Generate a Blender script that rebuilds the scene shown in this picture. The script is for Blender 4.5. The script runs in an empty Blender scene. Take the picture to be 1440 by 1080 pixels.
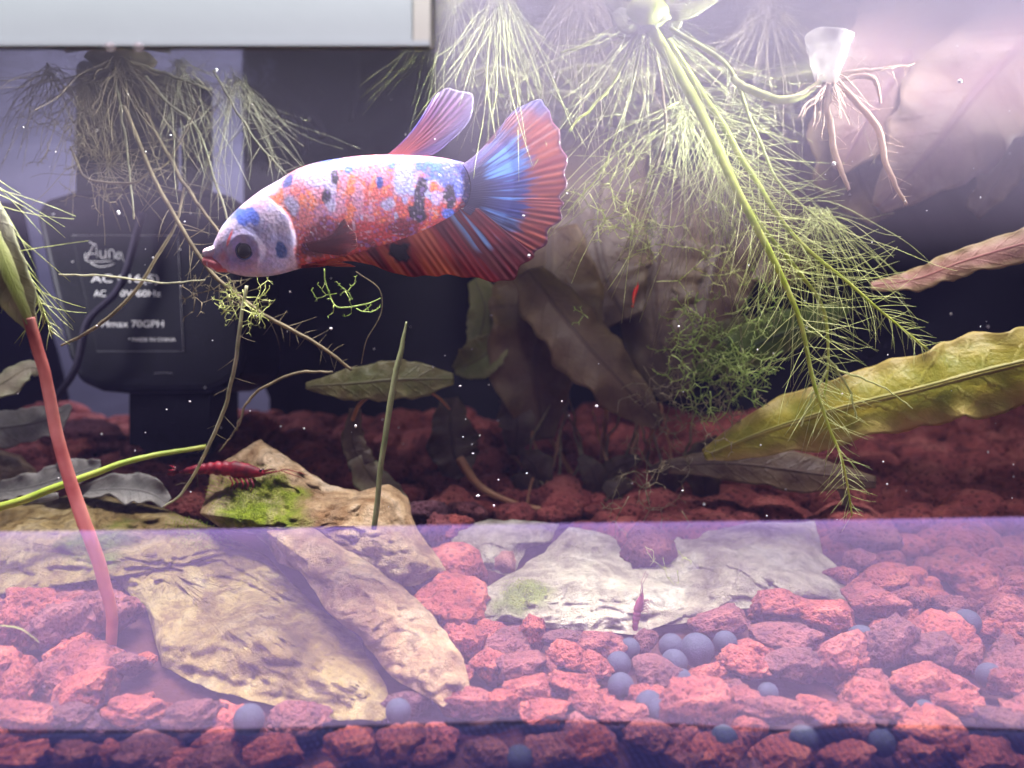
import bpy, math, random
import numpy as np
from mathutils import Vector

random.seed(7); RNG = np.random.default_rng(7)
SC = bpy.context.scene
COL = SC.collection
R = math.radians

# ------------------------------------------------------------------ camera
F = 1247.0            # focal length in photo pixels (1440 wide)
D = 14.0              # camera to front glass, cm
cam_d = bpy.data.cameras.new('camera'); cam = bpy.data.objects.new('camera', cam_d); COL.objects.link(cam)
cam.location = (0, -D * .01, 0); cam.rotation_euler = (R(90), 0, 0)
cam_d.sensor_width = 36; cam_d.lens = 36 * F / 1440
cam_d.clip_start = 0.005; cam_d.clip_end = 10
cam_d.dof.use_dof = True; cam_d.dof.focus_distance = .185; cam_d.dof.aperture_fstop = 13.0
SC.camera = cam

# ------------------------------------------------------------------ world and lamps
W = bpy.data.worlds.new('World'); SC.world = W; W.use_nodes = True
bg = W.node_tree.nodes['Background']; bg.inputs[0].default_value = (.55, .48, .85, 1); bg.inputs[1].default_value = .05

def area(name, loc, target, sx, sy, watt, col, spread=180):
    l = bpy.data.lights.new(name, 'AREA'); l.shape = 'RECTANGLE'; l.size = sx * .01; l.size_y = sy * .01
    l.energy = watt; l.color = col; l.spread = R(spread)
    o = bpy.data.objects.new(name, l); COL.objects.link(o); o.location = Vector(loc) * .01
    o.rotation_euler = (Vector(target) - Vector(loc)).to_track_quat('-Z', 'Y').to_euler()
    return o
area('tank_lamp_and_fill', (-1.5, 4.2, 16.5), (-1.5, 4.2, 0), 26, 3, .66, (1.0, .93, .98), 42)
area('tank_lamp_and_fill', (7.0, 7.5, 10.3), (7.0, 14.5, 6.2), 18, 2.5, .20, (1.0, .94, .95), 58)  # second overhead light, added to brighten the rear leaves
area('side_fill', (25, 4.8, 8.2), (-8, 4.8, 7.2), 7, 2.2, .34, (.97, .97, 1.0), 18)  # added fill skimming the top layer of water, no known source
area('side_fill', (-25, 5.0, 4.5), (-12, 13.0, 3.2), 6, 4, .022, (.95, .92, 1.0), 22)  # added fill for the pump lettering
area('front_fill', (0, -7.5, 14.5), (0, -.8, -6), 34, 2.4, .37, (.95, .75, 1.0), 46)  # added front light for the violet strip and near gravel
area('front_fill', (2, -9, 16), (2, 0, 7.2), 32, 2.0, .20, (.97, .92, 1.0), 26)  # second front light, added to brighten the haze near the top
area('wall_fill', (-8, 22.4, 19), (-8, 24.5, 0), 30, 2, .5, (.82, .80, 1.0), 120)  # added light washing the wall behind the tank

SC.view_settings.view_transform = 'Standard'; SC.view_settings.look = 'None'
SC.view_settings.exposure = 0; SC.view_settings.gamma = 1
SC.cycles.max_bounces = 8; SC.cycles.transparent_max_bounces = 24
SC.cycles.volume_bounces = 0; SC.cycles.caustics_reflective = False; SC.cycles.caustics_refractive = False
SC.cycles.sample_clamp_indirect = 4; SC.cycles.use_adaptive_sampling = True; SC.cycles.adaptive_threshold = .025

# ------------------------------------------------------------------ helpers
def P(px, py, Y):
    """photo pixel + distance behind the front glass (cm) -> metres"""
    k = (Y + D) / F
    return ((px - 720) * k * .01, Y * .01, (540 - py) * k * .01)
GA, GB = -6.3, .26     # gravel surface: z = GA + GB*Y (cm)
def GY(py):
    k = (540 - py) / F
    return (GA - D * k) / (k - GB)

def vnoise(p, seed=0):
    p = np.asarray(p, float); i = np.floor(p).astype(np.int64); f = p - i; f = f * f * (3 - 2 * f)
    def h(a, b, c):
        n = (a * 374761393 + b * 668265263 + c * 2147483647 + seed * 1274126177) & 0xffffffff
        n = ((n ^ (n >> 13)) * 1274126177) & 0xffffffff
        n = ((n ^ (n >> 16)) * 2246822519) & 0xffffffff
        return ((n ^ (n >> 15)) & 0xffff) / 32767.5 - 1
    o = 0
    for a in (0, 1):
        wa = f[:, 0] if a else 1 - f[:, 0]
        for b in (0, 1):
            wb = f[:, 1] if b else 1 - f[:, 1]
            for c in (0, 1):
                wc = f[:, 2] if c else 1 - f[:, 2]
                o = o + wa * wb * wc * h(i[:, 0] + a, i[:, 1] + b, i[:, 2] + c)
    return o
def fbm(p, octv=4, seed=0, gain=.5):
    o = 0; a = 1; s = 0
    for k in range(octv):
        o = o + a * vnoise(np.asarray(p) * 2 ** k + 17.3 * k, seed + k); s += a; a *= gain
    return o / s

def mk(name, v, f, mat, parent=None, smooth=True, col=None, luv=None):
    me = bpy.data.meshes.new(name)
    me.from_pydata([tuple(map(float, x)) for x in v], [], [tuple(int(k) for k in x) for x in f]); me.update()
    if smooth: me.polygons.foreach_set('use_smooth', [True] * len(me.polygons))
    if col is not None:
        a = me.color_attributes.new('pat', 'FLOAT_COLOR', 'POINT')
        c = np.ones((len(v), 4)); c[:, :3] = np.asarray(col)[:, :3]
        a.data.foreach_set('color', c.ravel())
    if luv is not None:
        a = me.attributes.new('luv', 'FLOAT_VECTOR', 'POINT'); a.data.foreach_set('vector', np.asarray(luv, float).ravel())
    if mat: me.materials.append(mat)
    o = bpy.data.objects.new(name, me); COL.objects.link(o); o.parent = parent
    return o
def tag(o, label=None, cat=None, group=None, kind=None):
    for k, x in (('label', label), ('category', cat), ('group', group), ('kind', kind)):
        if x: o[k] = x
    return o
def thing(name, label, cat, group=None):
    o = bpy.data.objects.new(name, None); COL.objects.link(o); o.empty_display_size = .01
    return tag(o, label, cat, group)

def spline(pts, n):
    """Catmull-Rom through pts (any dimension), n samples"""
    p = np.asarray(pts, float)
    if len(p) == 2: return p[0] + (p[1] - p[0]) * np.linspace(0, 1, n)[:, None]
    q = np.vstack([2 * p[0] - p[1], p, 2 * p[-1] - p[-2]])
    t = np.linspace(0, len(p) - 1 - 1e-9, n); i = t.astype(int); u = (t - i)[:, None]
    a, b, c, d = q[i], q[i + 1], q[i + 2], q[i + 3]
    return .5 * (2 * b + (c - a) * u + (2 * a - 5 * b + 4 * c - d) * u ** 2 + (3 * b - a - 3 * c + d) * u ** 3)

class MB:
    def __init__(s): s.v = []; s.f = []
    def add(s, v, f):
        n = len(s.v); s.v += [tuple(x) for x in v]; s.f += [tuple(k + n for k in x) for x in f]
    def tube(s, pts, rad, sides=5):
        """pts metres, rad metres (scalar or per point)"""
        p = np.asarray(pts, float); n = len(p); r = np.broadcast_to(np.asarray(rad, float), (n,))
        t = np.gradient(p, axis=0); t /= np.linalg.norm(t, axis=1)[:, None] + 1e-12
        up = np.array([.13, 1, .07]); a = np.cross(t, up); a /= np.linalg.norm(a, axis=1)[:, None] + 1e-9
        b = np.cross(t, a)
        v = []
        for k in range(sides):
            w = 2 * math.pi * k / sides
            v.append(p + (a * math.cos(w) + b * math.sin(w)) * r[:, None])
        v = np.stack(v, 1).reshape(-1, 3); f = []
        for i in range(n - 1):
            for k in range(sides):
                k2 = (k + 1) % sides
                f.append((i * sides + k, i * sides + k2, (i + 1) * sides + k2, (i + 1) * sides + k))
        f.append(tuple(range(sides - 1, -1, -1))); f.append(tuple((n - 1) * sides + k for k in range(sides)))
        s.add(v, f)
    def box(s, x0, x1, y0, y1, z0, z1):
        v = [(x, y, z) for z in (z0, z1) for y in (y0, y1) for x in (x0, x1)]
        s.add(v, [(0, 2, 3, 1), (4, 5, 7, 6), (0, 1, 5, 4), (2, 6, 7, 3), (0, 4, 6, 2), (1, 3, 7, 5)])
    def build(s, name, mat, parent=None, smooth=True): return mk(name, s.v, s.f, mat, parent, smooth)

def bevel(o, w, seg=3):
    m = o.modifiers.new('bevel', 'BEVEL'); m.width = w; m.segments = seg; m.limit_method = 'ANGLE'; m.angle_limit = R(40)
    return o
def prism(name, poly, Y0, Y1, mat, parent=None, bev=.0008):
    """outline in photo pixels, real depth from Y0 to Y1 (cm); sized at Y0"""
    k0 = (Y0 + D) / F * .01
    a = [((x - 720) * k0, Y0 * .01, (540 - y) * k0) for x, y in poly]
    n = len(a); b = [(x, Y1 * .01, z) for x, y, z in a]
    f = [tuple(range(n)), tuple(range(2 * n - 1, n - 1, -1))] + [((i + 1) % n, i, n + i, n + (i + 1) % n) for i in range(n)]
    o = mk(name, a + b, f, mat, parent, False)
    import bmesh
    bm = bmesh.new(); bm.from_mesh(o.data); bmesh.ops.recalc_face_normals(bm, faces=bm.faces); bm.to_mesh(o.data); bm.free()
    if bev: bevel(o, bev)
    return o

# ------------------------------------------------------------------ materials
class NT:
    def __init__(s, name):
        s.m = bpy.data.materials.new(name); s.m.use_nodes = True; s.t = s.m.node_tree; s.t.nodes.clear()
        s.out = s.n('ShaderNodeOutputMaterial')
    def n(s, ty, **kw):
        x = s.t.nodes.new(ty)
        for k, v in kw.items(): setattr(x, k, v)
        return x
    def l(s, a, b): s.t.links.new(a, b)
    def obj(s): return s.n('ShaderNodeTexCoord').outputs['Object']
    def noise(s, scale, detail=4, rough=.55, dist=0, vec=None):
        x = s.n('ShaderNodeTexNoise'); x.inputs['Scale'].default_value = scale; x.inputs['Detail'].default_value = detail
        x.inputs['Roughness'].default_value = rough; x.inputs['Distortion'].default_value = dist
        s.l(vec if vec is not None else s.obj(), x.inputs['Vector']); return x.outputs['Fac']
    def ramp(s, fac, stops):
        x = s.n('ShaderNodeValToRGB'); e = x.color_ramp.elements
        while len(e) < len(stops): e.new(.5)
        for k, (p, c) in enumerate(stops):
            e[k].position = p; e[k].color = (*c, 1) if len(c) == 3 else c
        s.l(fac, x.inputs[0]); return x.outputs[0]
    def mix(s, fac, a, b, mode='MIX'):
        x = s.n('ShaderNodeMix', data_type='RGBA', blend_type=mode)
        for sock, v in ((x.inputs[0], fac), (x.inputs[6], a), (x.inputs[7], b)):
            if hasattr(v, 'is_linked'): s.l(v, sock)
            elif isinstance(v, (int, float)): sock.default_value = v
            else: sock.default_value = (*v, 1)
        return x.outputs[2]
    def math(s, op, a, b=0.):
        x = s.n('ShaderNodeMath', operation=op)
        for sock, v in ((x.inputs[0], a), (x.inputs[1], b)):
            if hasattr(v, 'is_linked'): s.l(v, sock)
            else: sock.default_value = v
        return x.outputs[0]
    def bump(s, h, strength, dist):
        x = s.n('ShaderNodeBump'); x.inputs['Strength'].default_value = strength; x.inputs['Distance'].default_value = dist
        s.l(h, x.inputs['Height']); return x.outputs[0]
    def pbsdf(s, col, rough=.6, bump=None, spec=.4, sss=0):
        x = s.n('ShaderNodeBsdfPrincipled')
        if hasattr(col, 'is_linked'): s.l(col, x.inputs['Base Color'])
        else: x.inputs['Base Color'].default_value = (*col, 1)
        if hasattr(rough, 'is_linked'): s.l(rough, x.inputs['Roughness'])
        else: x.inputs['Roughness'].default_value = rough
        x.inputs['Specular IOR Level'].default_value = spec
        if bump is not None: s.l(bump, x.inputs['Normal'])
        if sss:
            x.inputs['Subsurface Weight'].default_value = sss; x.inputs['Subsurface Radius'].default_value = (.002, .001, .001); x.inputs['Subsurface Scale'].default_value = .5
        return x.outputs[0]
    def mixsh(s, fac, a, b):
        x = s.n('ShaderNodeMixShader')
        if hasattr(fac, 'is_linked'): s.l(fac, x.inputs[0])
        else: x.inputs[0].default_value = fac
        s.l(a, x.inputs[1]); s.l(b, x.inputs[2]); return x.outputs[0]
    def transl(s, col):
        x = s.n('ShaderNodeBsdfTranslucent')
        if hasattr(col, 'is_linked'): s.l(col, x.inputs[0])
        else: x.inputs[0].default_value = (*col, 1)
        return x.outputs[0]
    def transp(s, col=(1, 1, 1)):
        x = s.n('ShaderNodeBsdfTransparent'); x.inputs[0].default_value = (*col, 1); return x.outputs[0]
    def attr(s, name, vec=False):
        x = s.n('ShaderNodeAttribute', attribute_name=name); return x.outputs['Vector' if vec else 'Color']
    def done(s, sh): s.l(sh, s.out.inputs['Surface']); return s.m
    def vol(s, sh): s.l(sh, s.out.inputs['Volume']); return s.m

def m_plain(name, c, rough=.5, spec=.4, bsc=0, bst=.3, var=.25, nsc=150):
    t = NT(name); nz = t.noise(nsc, 5)
    col = t.mix(nz, tuple(x * (1 - var) for x in c), tuple(min(1, x * (1 + var)) for x in c))
    return t.done(t.pbsdf(col, rough, t.bump(t.noise(bsc, 6), bst, .001) if bsc else None, spec))

def m_rock(name, c1, c2, c3, moss=None, mossz=None, scale=70):
    t = NT(name); o = t.obj()
    big = t.noise(scale, 6, .6, 1.2); fine = t.noise(scale * 9, 6, .7)
    col = t.ramp(big, [(.32, tuple(x * .55 for x in c1)), (.42, c1), (.54, c2), (.68, c3)])
    col = t.mix(t.ramp(t.noise(scale * 3.3, 6, .72, .8), [(.46, (0, 0, 0)), (.66, (.7, .7, .7))]), col, tuple(x * .45 for x in c1))
    col = t.mix(t.ramp(fine, [(.5, (0, 0, 0)), (.74, (.6, .6, .6))]), col, tuple(x * .3 for x in c1))
    w = t.n('ShaderNodeTexWave'); w.inputs['Scale'].default_value = scale * .9; w.inputs['Distortion'].default_value = 14; w.inputs['Detail'].default_value = 5
    w.inputs['Detail Scale'].default_value = 1.5; t.l(o, w.inputs['Vector'])
    h = t.math('ADD', t.math('MULTIPLY', w.outputs['Fac'], .22), t.math('ADD', t.math('MULTIPLY', big, .7), t.math('ADD', t.math('MULTIPLY', fine, .8), t.noise(scale * 30, 4, .7))))
    col = t.mix(t.math('MULTIPLY', w.outputs['Fac'], .12), col, c3)
    if moss:
        v = t.n('ShaderNodeVectorMath', operation='DISTANCE'); t.l(o, v.inputs[0]); v.inputs[1].default_value = mossz[:3]
        d = t.math('ADD', v.outputs['Value'], t.math('MULTIPLY', t.math('SUBTRACT', big, .5), mossz[3] * 1.6))
        mr = t.n('ShaderNodeMapRange'); mr.inputs[1].default_value = mossz[3]; mr.inputs[2].default_value = mossz[3] * .55
        t.l(d, mr.inputs[0])
        mcol = t.ramp(t.noise(scale * 6, 5, .7), [(.3, tuple(x * .35 for x in moss)), (.6, moss), (.75, (min(1, moss[0] * 1.6), min(1, moss[1] * 1.3), moss[2]))])
        col = t.mix(mr.outputs[0], col, mcol)
    return t.done(t.pbsdf(col, .8, t.bump(h, .9, .0030), .25))

def m_lava():
    t = NT('lava'); rnd = t.n('ShaderNodeObjectInfo').outputs['Random']
    big = t.noise(90, 5, .6); vo = t.n('ShaderNodeTexVoronoi'); vo.inputs['Scale'].default_value = 520; t.l(t.obj(), vo.inputs['Vector'])
    vo2 = t.n('ShaderNodeTexVoronoi'); vo2.inputs['Scale'].default_value = 1150; t.l(t.obj(), vo2.inputs['Vector'])
    col = t.ramp(big, [(.28, (.10, .022, .022)), (.5, (.33, .075, .062)), (.72, (.52, .17, .13))])
    col = t.mix(t.ramp(rnd, [(0, (0, 0, 0)), (.5, (.25, .25, .25)), (1, (.95, .95, .95))]), col, t.ramp(big, [(.3, (.035, .02, .035)), (.7, (.17, .075, .10))]))
    pit = t.math('LESS_THAN', vo.outputs['Distance'], .30)
    col = t.mix(t.math('MULTIPLY', pit, .65), col, (.05, .012, .014))
    h = t.math('ADD', t.math('ADD', t.math('MULTIPLY', vo.outputs['Distance'], .9), t.math('MULTIPLY', vo2.outputs['Distance'], .5)), t.noise(700, 6, .7))
    return t.done(t.pbsdf(col, .85, t.bump(h, .9, .0011), .25))

def m_leaf(name, a, b, edge, vein, tl=.35, nsc=120, rough=.45):
    t = NT(name); sep = t.n('ShaderNodeSeparateXYZ'); t.l(t.attr('luv', True), sep.inputs[0])
    u, v = sep.outputs[0], sep.outputs[1]; av = t.math('ABSOLUTE', v)
    nz = t.noise(nsc, 6, .65, .6); fine = t.noise(nsc * 7, 4)
    col = t.mix(t.ramp(nz, [(.35, (0, 0, 0)), (.68, (1, 1, 1))]), a, b)
    em = t.math('MULTIPLY', t.ramp(t.math('ADD', av, t.math('MULTIPLY', t.math('SUBTRACT', nz, .5), .7)), [(.45, (0, 0, 0)), (1., (1, 1, 1))]), .8)
    col = t.mix(em, col, edge)
    col = t.mix(t.math('MULTIPLY', fine, .35), col, tuple(x * .4 for x in a))
    sv = t.math('SINE', t.math('SUBTRACT', t.math('ADD', t.math('MULTIPLY', u, 62), t.math('MULTIPLY', nz, 7)), t.math('MULTIPLY', av, 9)))
    svm = t.math('MULTIPLY', t.math('MULTIPLY', t.ramp(sv, [(.80, (0, 0, 0)), (1, (1, 1, 1))]), .35), nz)
    mid = t.ramp(av, [(.03, (1, 1, 1)), (.09, (0, 0, 0))])
    vm = t.math('MAXIMUM', svm, t.math('MULTIPLY', mid, .7))
    col = t.mix(vm, col, vein)
    h = t.math('ADD', t.math('MULTIPLY', vm, -.6), t.math('ADD', nz, t.math('MULTIPLY', fine, .3)))
    return t.done(t.mixsh(tl, t.pbsdf(col, rough, t.bump(h, .6, .0012), .4), t.transl(col)))

def m_strand(name, a, b, tl=.35, nsc=300):
    t = NT(name); col = t.mix(t.ramp(t.noise(nsc, 4), [(.35, (0, 0, 0)), (.65, (1, 1, 1))]), a, b)
    return t.done(t.mixsh(tl, t.pbsdf(col, .5), t.transl(col)))

M = {}
M['lava'] = m_lava()
M['rock_yellow'] = m_rock('rock_yellow', (.26, .17, .05), (.48, .36, .14), (.58, .48, .28), (.22, .30, .03), (*P(130, 735, 6.5), .012))
M['rock_tan'] = m_rock('rock_tan', (.32, .18, .08), (.60, .42, .23), (.74, .60, .42), (.30, .40, .02), (*P(335, 700, 6.3), .016))
M['rock_low'] = m_rock('rock_low', (.38, .22, .12), (.62, .44, .26), (.74, .60, .44))
M['rock_white'] = m_rock('rock_white', (.42, .36, .29), (.64, .59, .49), (.78, .75, .69), (.30, .36, .10), (*P(735, 832, 5.2), .0075), 60)
M['rock_grey'] = m_rock('rock_grey', (.16, .16, .15), (.34, .34, .32), (.46, .45, .42), None, None, 80)
M['clay'] = m_plain('clay', (.034, .040, .08), .75, .25, 900, .4, .35, 260)
M['black'] = m_plain('black', (.004, .004, .009), .5, .14, 900, .12, .3)
M['film_black'] = m_plain('film_black', (.005, .005, .009), .6, .15, 0, 0, .3)
M['print'] = m_plain('print', (.85, .84, .85), .6, .3, 0, 0, .3, 900)
M['white_plastic'] = m_plain('white_plastic', (.26, .31, .29), .35, .5, 300, .05, .05, 60)
M['beige_plastic'] = m_plain('beige_plastic', (.30, .31, .25), .4, .5, 0, 0, .1, 80)
M['wall'] = m_plain('wall', (.40, .39, .55), .8, .2, 90, .25, .12, 40)
M['bed'] = m_plain('bed', (.035, .010, .012), .9, .2, 400, .9, .6, 120)
M['silver'] = m_plain('silver', (.30, .30, .32), .35, .6, 0, 0, .2)
t = NT('clear_glass'); M['glass'] = t.done(t.transp())
t = NT('water_surface'); gl = t.n('ShaderNodeBsdfGlossy'); gl.inputs['Roughness'].default_value = .06; gl.inputs[0].default_value = (.9, .92, 1, 1)
t.l(t.bump(t.noise(60, 3, .5, .8), .5, .006), gl.inputs['Normal']); M['surface'] = t.done(t.mixsh(.45, t.transp(), gl.outputs[0]))
def m_vol(name, col, dens, absorb=(1, 1, 1), aniso=0):
    t = NT(name); v = t.n('ShaderNodeVolumePrincipled'); v.inputs['Color'].default_value = (*col, 1); v.inputs['Density'].default_value = dens
    v.inputs['Absorption Color'].default_value = (*absorb, 1); v.inputs['Anisotropy'].default_value = aniso
    return t.vol(v.outputs[0])
M['water'] = m_vol('water', (.45, .42, 1.0), .18)
M['reflection_violet'] = m_vol('reflection_violet', (.52, .38, .96), 310)  # colour of a reflection, put into a scattering volume
t = NT('reflection_dark'); v = t.n('ShaderNodeVolumePrincipled'); v.inputs['Color'].default_value = (.10, .10, .30, 1)  # reflected dark weave, put into a volume's colour and density
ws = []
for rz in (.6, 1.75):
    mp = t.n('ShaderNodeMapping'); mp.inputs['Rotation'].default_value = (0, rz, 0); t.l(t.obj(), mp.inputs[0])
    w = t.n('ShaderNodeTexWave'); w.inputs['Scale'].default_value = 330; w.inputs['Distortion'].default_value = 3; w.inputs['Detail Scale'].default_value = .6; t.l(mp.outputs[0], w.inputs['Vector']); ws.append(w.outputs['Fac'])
wv = t.math('ADD', t.math('MULTIPLY', ws[0], ws[1]), t.noise(90, 4)); t.l(t.math('MULTIPLY', wv, 820), v.inputs['Density']); M['reflection_dark'] = t.vol(v.outputs[0])
t = NT('glare_veil'); v = t.n('ShaderNodeVolumePrincipled'); v.inputs['Color'].default_value = (.86, .80, 1.0, 1)  # glare put into a volume that thickens towards the top
sp = t.n('ShaderNodeSeparateXYZ'); t.l(t.obj(), sp.inputs[0]); mr = t.n('ShaderNodeMapRange'); mr.inputs[1].default_value = .017; mr.inputs[2].default_value = .062
t.l(sp.outputs[2], mr.inputs[0]); nz = t.noise(28, 4, .6, .7)
t.l(t.math('MULTIPLY', t.math('MULTIPLY', t.math('POWER', mr.outputs[0], 1.9), 1250), t.math('ADD', nz, .45)), v.inputs['Density']); M['glare'] = t.vol(v.outputs[0])
def m_fish(name, tr=0, rough=.42, sc=1500, bst=.22):
    t = NT(name); col = t.attr('pat'); vo = t.n('ShaderNodeTexVoronoi'); vo.inputs['Scale'].default_value = sc; t.l(t.obj(), vo.inputs['Vector'])
    b = t.bump(t.math('ADD', t.math('MULTIPLY', vo.outputs['Distance'], .6), t.noise(350, 4)), bst, .0004)
    sh = t.pbsdf(col, rough, b, .5); bs = sh.node; bs.inputs['Coat Weight'].default_value = .25; bs.inputs['Coat Roughness'].default_value = .2
    if tr: sh = t.mixsh(.42, sh, t.transl(col)); sh = t.mixsh(tr, sh, t.transp())
    return t.done(sh)
M['fish'] = m_fish('fish'); M['fin'] = m_fish('fin', .12, .4, 900, .1); M['fin_thin'] = m_fish('fin_thin', .34, .4, 900, .1)
M['eye'] = m_plain('eye', (.006, .006, .012), .08, .7)
M['eye_ring'] = m_plain('eye_ring', (.10, .12, .28), .3, .6)
M['shrimp'] = m_strand('shrimp', (.09, .004, .012), (.34, .012, .03), .15, 420)
M['shrimp_bright'] = m_strand('shrimp_bright', (.85, .02, .02), (.9, .08, .05), .3, 500)
M['shrimp_pale'] = m_strand('shrimp_pale', (.25, .05, .12), (.35, .09, .16), .3, 500)
M['root_green'] = m_strand('root_green', (.46, .58, .05), (.68, .74, .18))
M['root_pale'] = m_strand('root_pale', (.40, .46, .12), (.64, .68, .30))
M['root_grey'] = m_strand('root_grey', (.36, .37, .22), (.58, .57, .38))
M['root_brown'] = m_strand('root_brown', (.16, .13, .07), (.34, .29, .17))
M['root_pink'] = m_strand('root_pink', (.55, .40, .26), (.66, .48, .36))
M['weed'] = m_strand('weed', (.28, .42, .07), (.50, .62, .20))
M['stem_red'] = m_strand('stem_red', (.52, .13, .11), (.82, .36, .29), .25, 70)
M['stem_green'] = m_strand('stem_green', (.30, .42, .04), (.46, .52, .10), .3, 200)
M['stem_stick'] = m_strand('stem_stick', (.20, .24, .10), (.34, .37, .19), .25, 200)
M['leafrib'] = m_strand('leafrib', (.26, .26, .05), (.36, .33, .09), .3, 200)
M['petiole'] = m_strand('petiole', (.36, .17, .08), (.44, .24, .12), .2, 200)
M['leaf_yellow'] = m_leaf('leaf_yellow', (.26, .28, .02), (.52, .43, .04), (.54, .40, .14), (.50, .46, .12))
M['leaf_green'] = m_leaf('leaf_green', (.08, .14, .02), (.15, .21, .04), (.22, .28, .07), (.05, .08, .02))
M['leaf_olive'] = m_leaf('leaf_olive', (.15, .17, .05), (.22, .19, .08), (.26, .24, .10), (.09, .08, .04))
M['leaf_brown'] = m_leaf('leaf_brown', (.11, .065, .045), (.17, .11, .065), (.26, .18, .09), (.07, .04, .03))
M['leaf_dark'] = m_leaf('leaf_dark', (.075, .045, .04), (.12, .08, .055), (.15, .11, .065), (.05, .03, .025))
M['leaf_grey'] = m_leaf('leaf_grey', (.22, .22, .20), (.36, .35, .32), (.44, .42, .38), (.15, .14, .13))
M['leaf_tan'] = m_leaf('leaf_tan', (.34, .30, .20), (.50, .45, .32), (.46, .48, .28), (.24, .22, .12))
M['leaf_pink'] = m_leaf('leaf_pink', (.42, .20, .16), (.50, .30, .20), (.42, .36, .14), (.34, .10, .10))
M['leaf_rose'] = m_leaf('leaf_rose', (.30, .17, .16), (.46, .32, .27), (.52, .40, .30), (.26, .13, .16), .35, 70)
M['leaf_float'] = m_leaf('leaf_float', (.42, .48, .12), (.55, .58, .20), (.6, .62, .3), (.5, .55, .2), .5)
t = NT('bulb'); M['bulb'] = t.done(t.mixsh(.5, t.mixsh(.4, t.pbsdf((.46, .44, .42), .2, None, .6), t.transl((.45, .42, .36))), t.transp()))
M['speck'] = m_plain('speck', (.8, .8, .8), .6)
M['silhouette'] = m_plain('silhouette', (.03, .025, .045), .7, .2, 500, .5)

# ------------------------------------------------------------------ the tank and its water
tank = thing('aquarium', 'glass aquarium with black backing seen through its front pane', 'aquarium')
def slab(name, x0, x1, y0, y1, z0, z1, mat, parent=None):
    b = MB(); b.box(*[q * .01 for q in (x0, x1, y0, y1, z0, z1)]); return b.build(name, mat, parent, False)
slab('front_pane', -24, 24, -.3, .0, -9, 13, M['glass'], tank)
slab('back_pane', -24, 24, 19.5, 19.8, -9, 13, M['glass'], tank)
def veil(name, top, bot, y0, y1, mat, lab):
    n = 160; tx = np.linspace(top[0][0], top[-1][0], n); sm = lambda c: np.stack([tx, np.interp(tx, *np.array(spline(c, 400)).T)], 1); top = sm(top); bot = sm(bot); v = []
    k = (y0 + D) / F * .01
    for Yc in (y0, y1):
        for c in (top, bot):
            v += [((x - 720) * k, Yc * .01, (540 - y) * k) for x, y in c]
    T0, B0, T1, B1 = 0, n, 2 * n, 3 * n; f = []
    for i in range(n - 1):
        f += [(T0 + i, B0 + i, B0 + i + 1, T0 + i + 1), (T1 + i, T1 + i + 1, B1 + i + 1, B1 + i),
              (T0 + i, T0 + i + 1, T1 + i + 1, T1 + i), (B0 + i, B1 + i, B1 + i + 1, B0 + i + 1)]
    f += [(T0, T1, B1, B0), (T0 + n - 1, B0 + n - 1, B1 + n - 1, T1 + n - 1)]
    o = mk(name, v, f, mat, tank, False); o['label'] = lab; return o
veil('reflection_strip', [(-1100, 755), (-150, 750), (300, 745), (720, 738), (1200, 732), (1600, 726), (2500, 716)],
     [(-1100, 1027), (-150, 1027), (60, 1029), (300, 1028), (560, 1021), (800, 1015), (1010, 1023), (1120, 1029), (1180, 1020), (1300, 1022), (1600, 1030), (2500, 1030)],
     -.46, -.32, M['reflection_violet'], 'violet reflection across the lower front glass, built as a milky strip')  # thin volume standing for a bright reflection in the pane
veil('dark_reflection', [(-1100, 1031), (-150, 1031), (60, 1033), (300, 1032), (560, 1025), (800, 1019), (1010, 1027), (1120, 1033), (1180, 1024), (1300, 1026), (1600, 1034), (2500, 1034)],
     [(-1100, 1150), (400, 1150), (900, 1150), (2500, 1150)], -.46, -.32, M['reflection_dark'], 'dark blue reflection along the bottom of the glass, built as a translucent strip')  # thin volume standing for the dark part of that reflection
prism('backing_film', [(352, -200), (340, 100), (343, 300), (356, 330), (358, 400), (366, 530), (379, 560), (379, 596), (340, 610), (300, 640), (300, 900), (1700, 900), (1700, -200)], 19.9, 20.0, M['film_black'], tank, 0)
prism('backing_film', [(-300, 270), (30, 285), (58, 420), (82, 500), (96, 560), (100, 900), (-300, 900)], 19.9, 20.0, M['film_black'], tank, 0)
o = slab('glare_veil', -23, 23, .04, .2, 1.2, 9.0, M['glare'], tank); o['label'] = 'whitish haze added over the upper front glass, standing for glare'  # added slab imitating veiling glare, not a deposit
b = MB(); b.box(-.6, .6, .245, .255, -.3, .4)
tag(b.build('wall', M['wall'], None, False), 'pale lavender wall behind the aquarium', 'wall', kind='structure')
tag(slab('water', -23, 23, .3, 19.3, -8.5, 8.9, M['water']), 'faintly milky water filling the tank', 'water', kind='structure')
# water surface, seen from below
n = 60; v = []; f = []
xs = np.linspace(-.23, .23, n); ys = np.linspace(.003, .194, n)
gx, gy = np.meshgrid(xs, ys); pz = .0905 + .0011 * fbm(np.stack([gx.ravel() * 45, gy.ravel() * 45, 0 * gx.ravel()], 1), 3, 5)
v = np.stack([gx.ravel(), gy.ravel(), pz], 1)
f = [(j * n + i, j * n + i + 1, (j + 1) * n + i + 1, (j + 1) * n + i) for j in range(n - 1) for i in range(n - 1)]
tag(mk('water_surface', v, f, M['surface']), 'rippled water surface seen from below', 'water', kind='structure')

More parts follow.
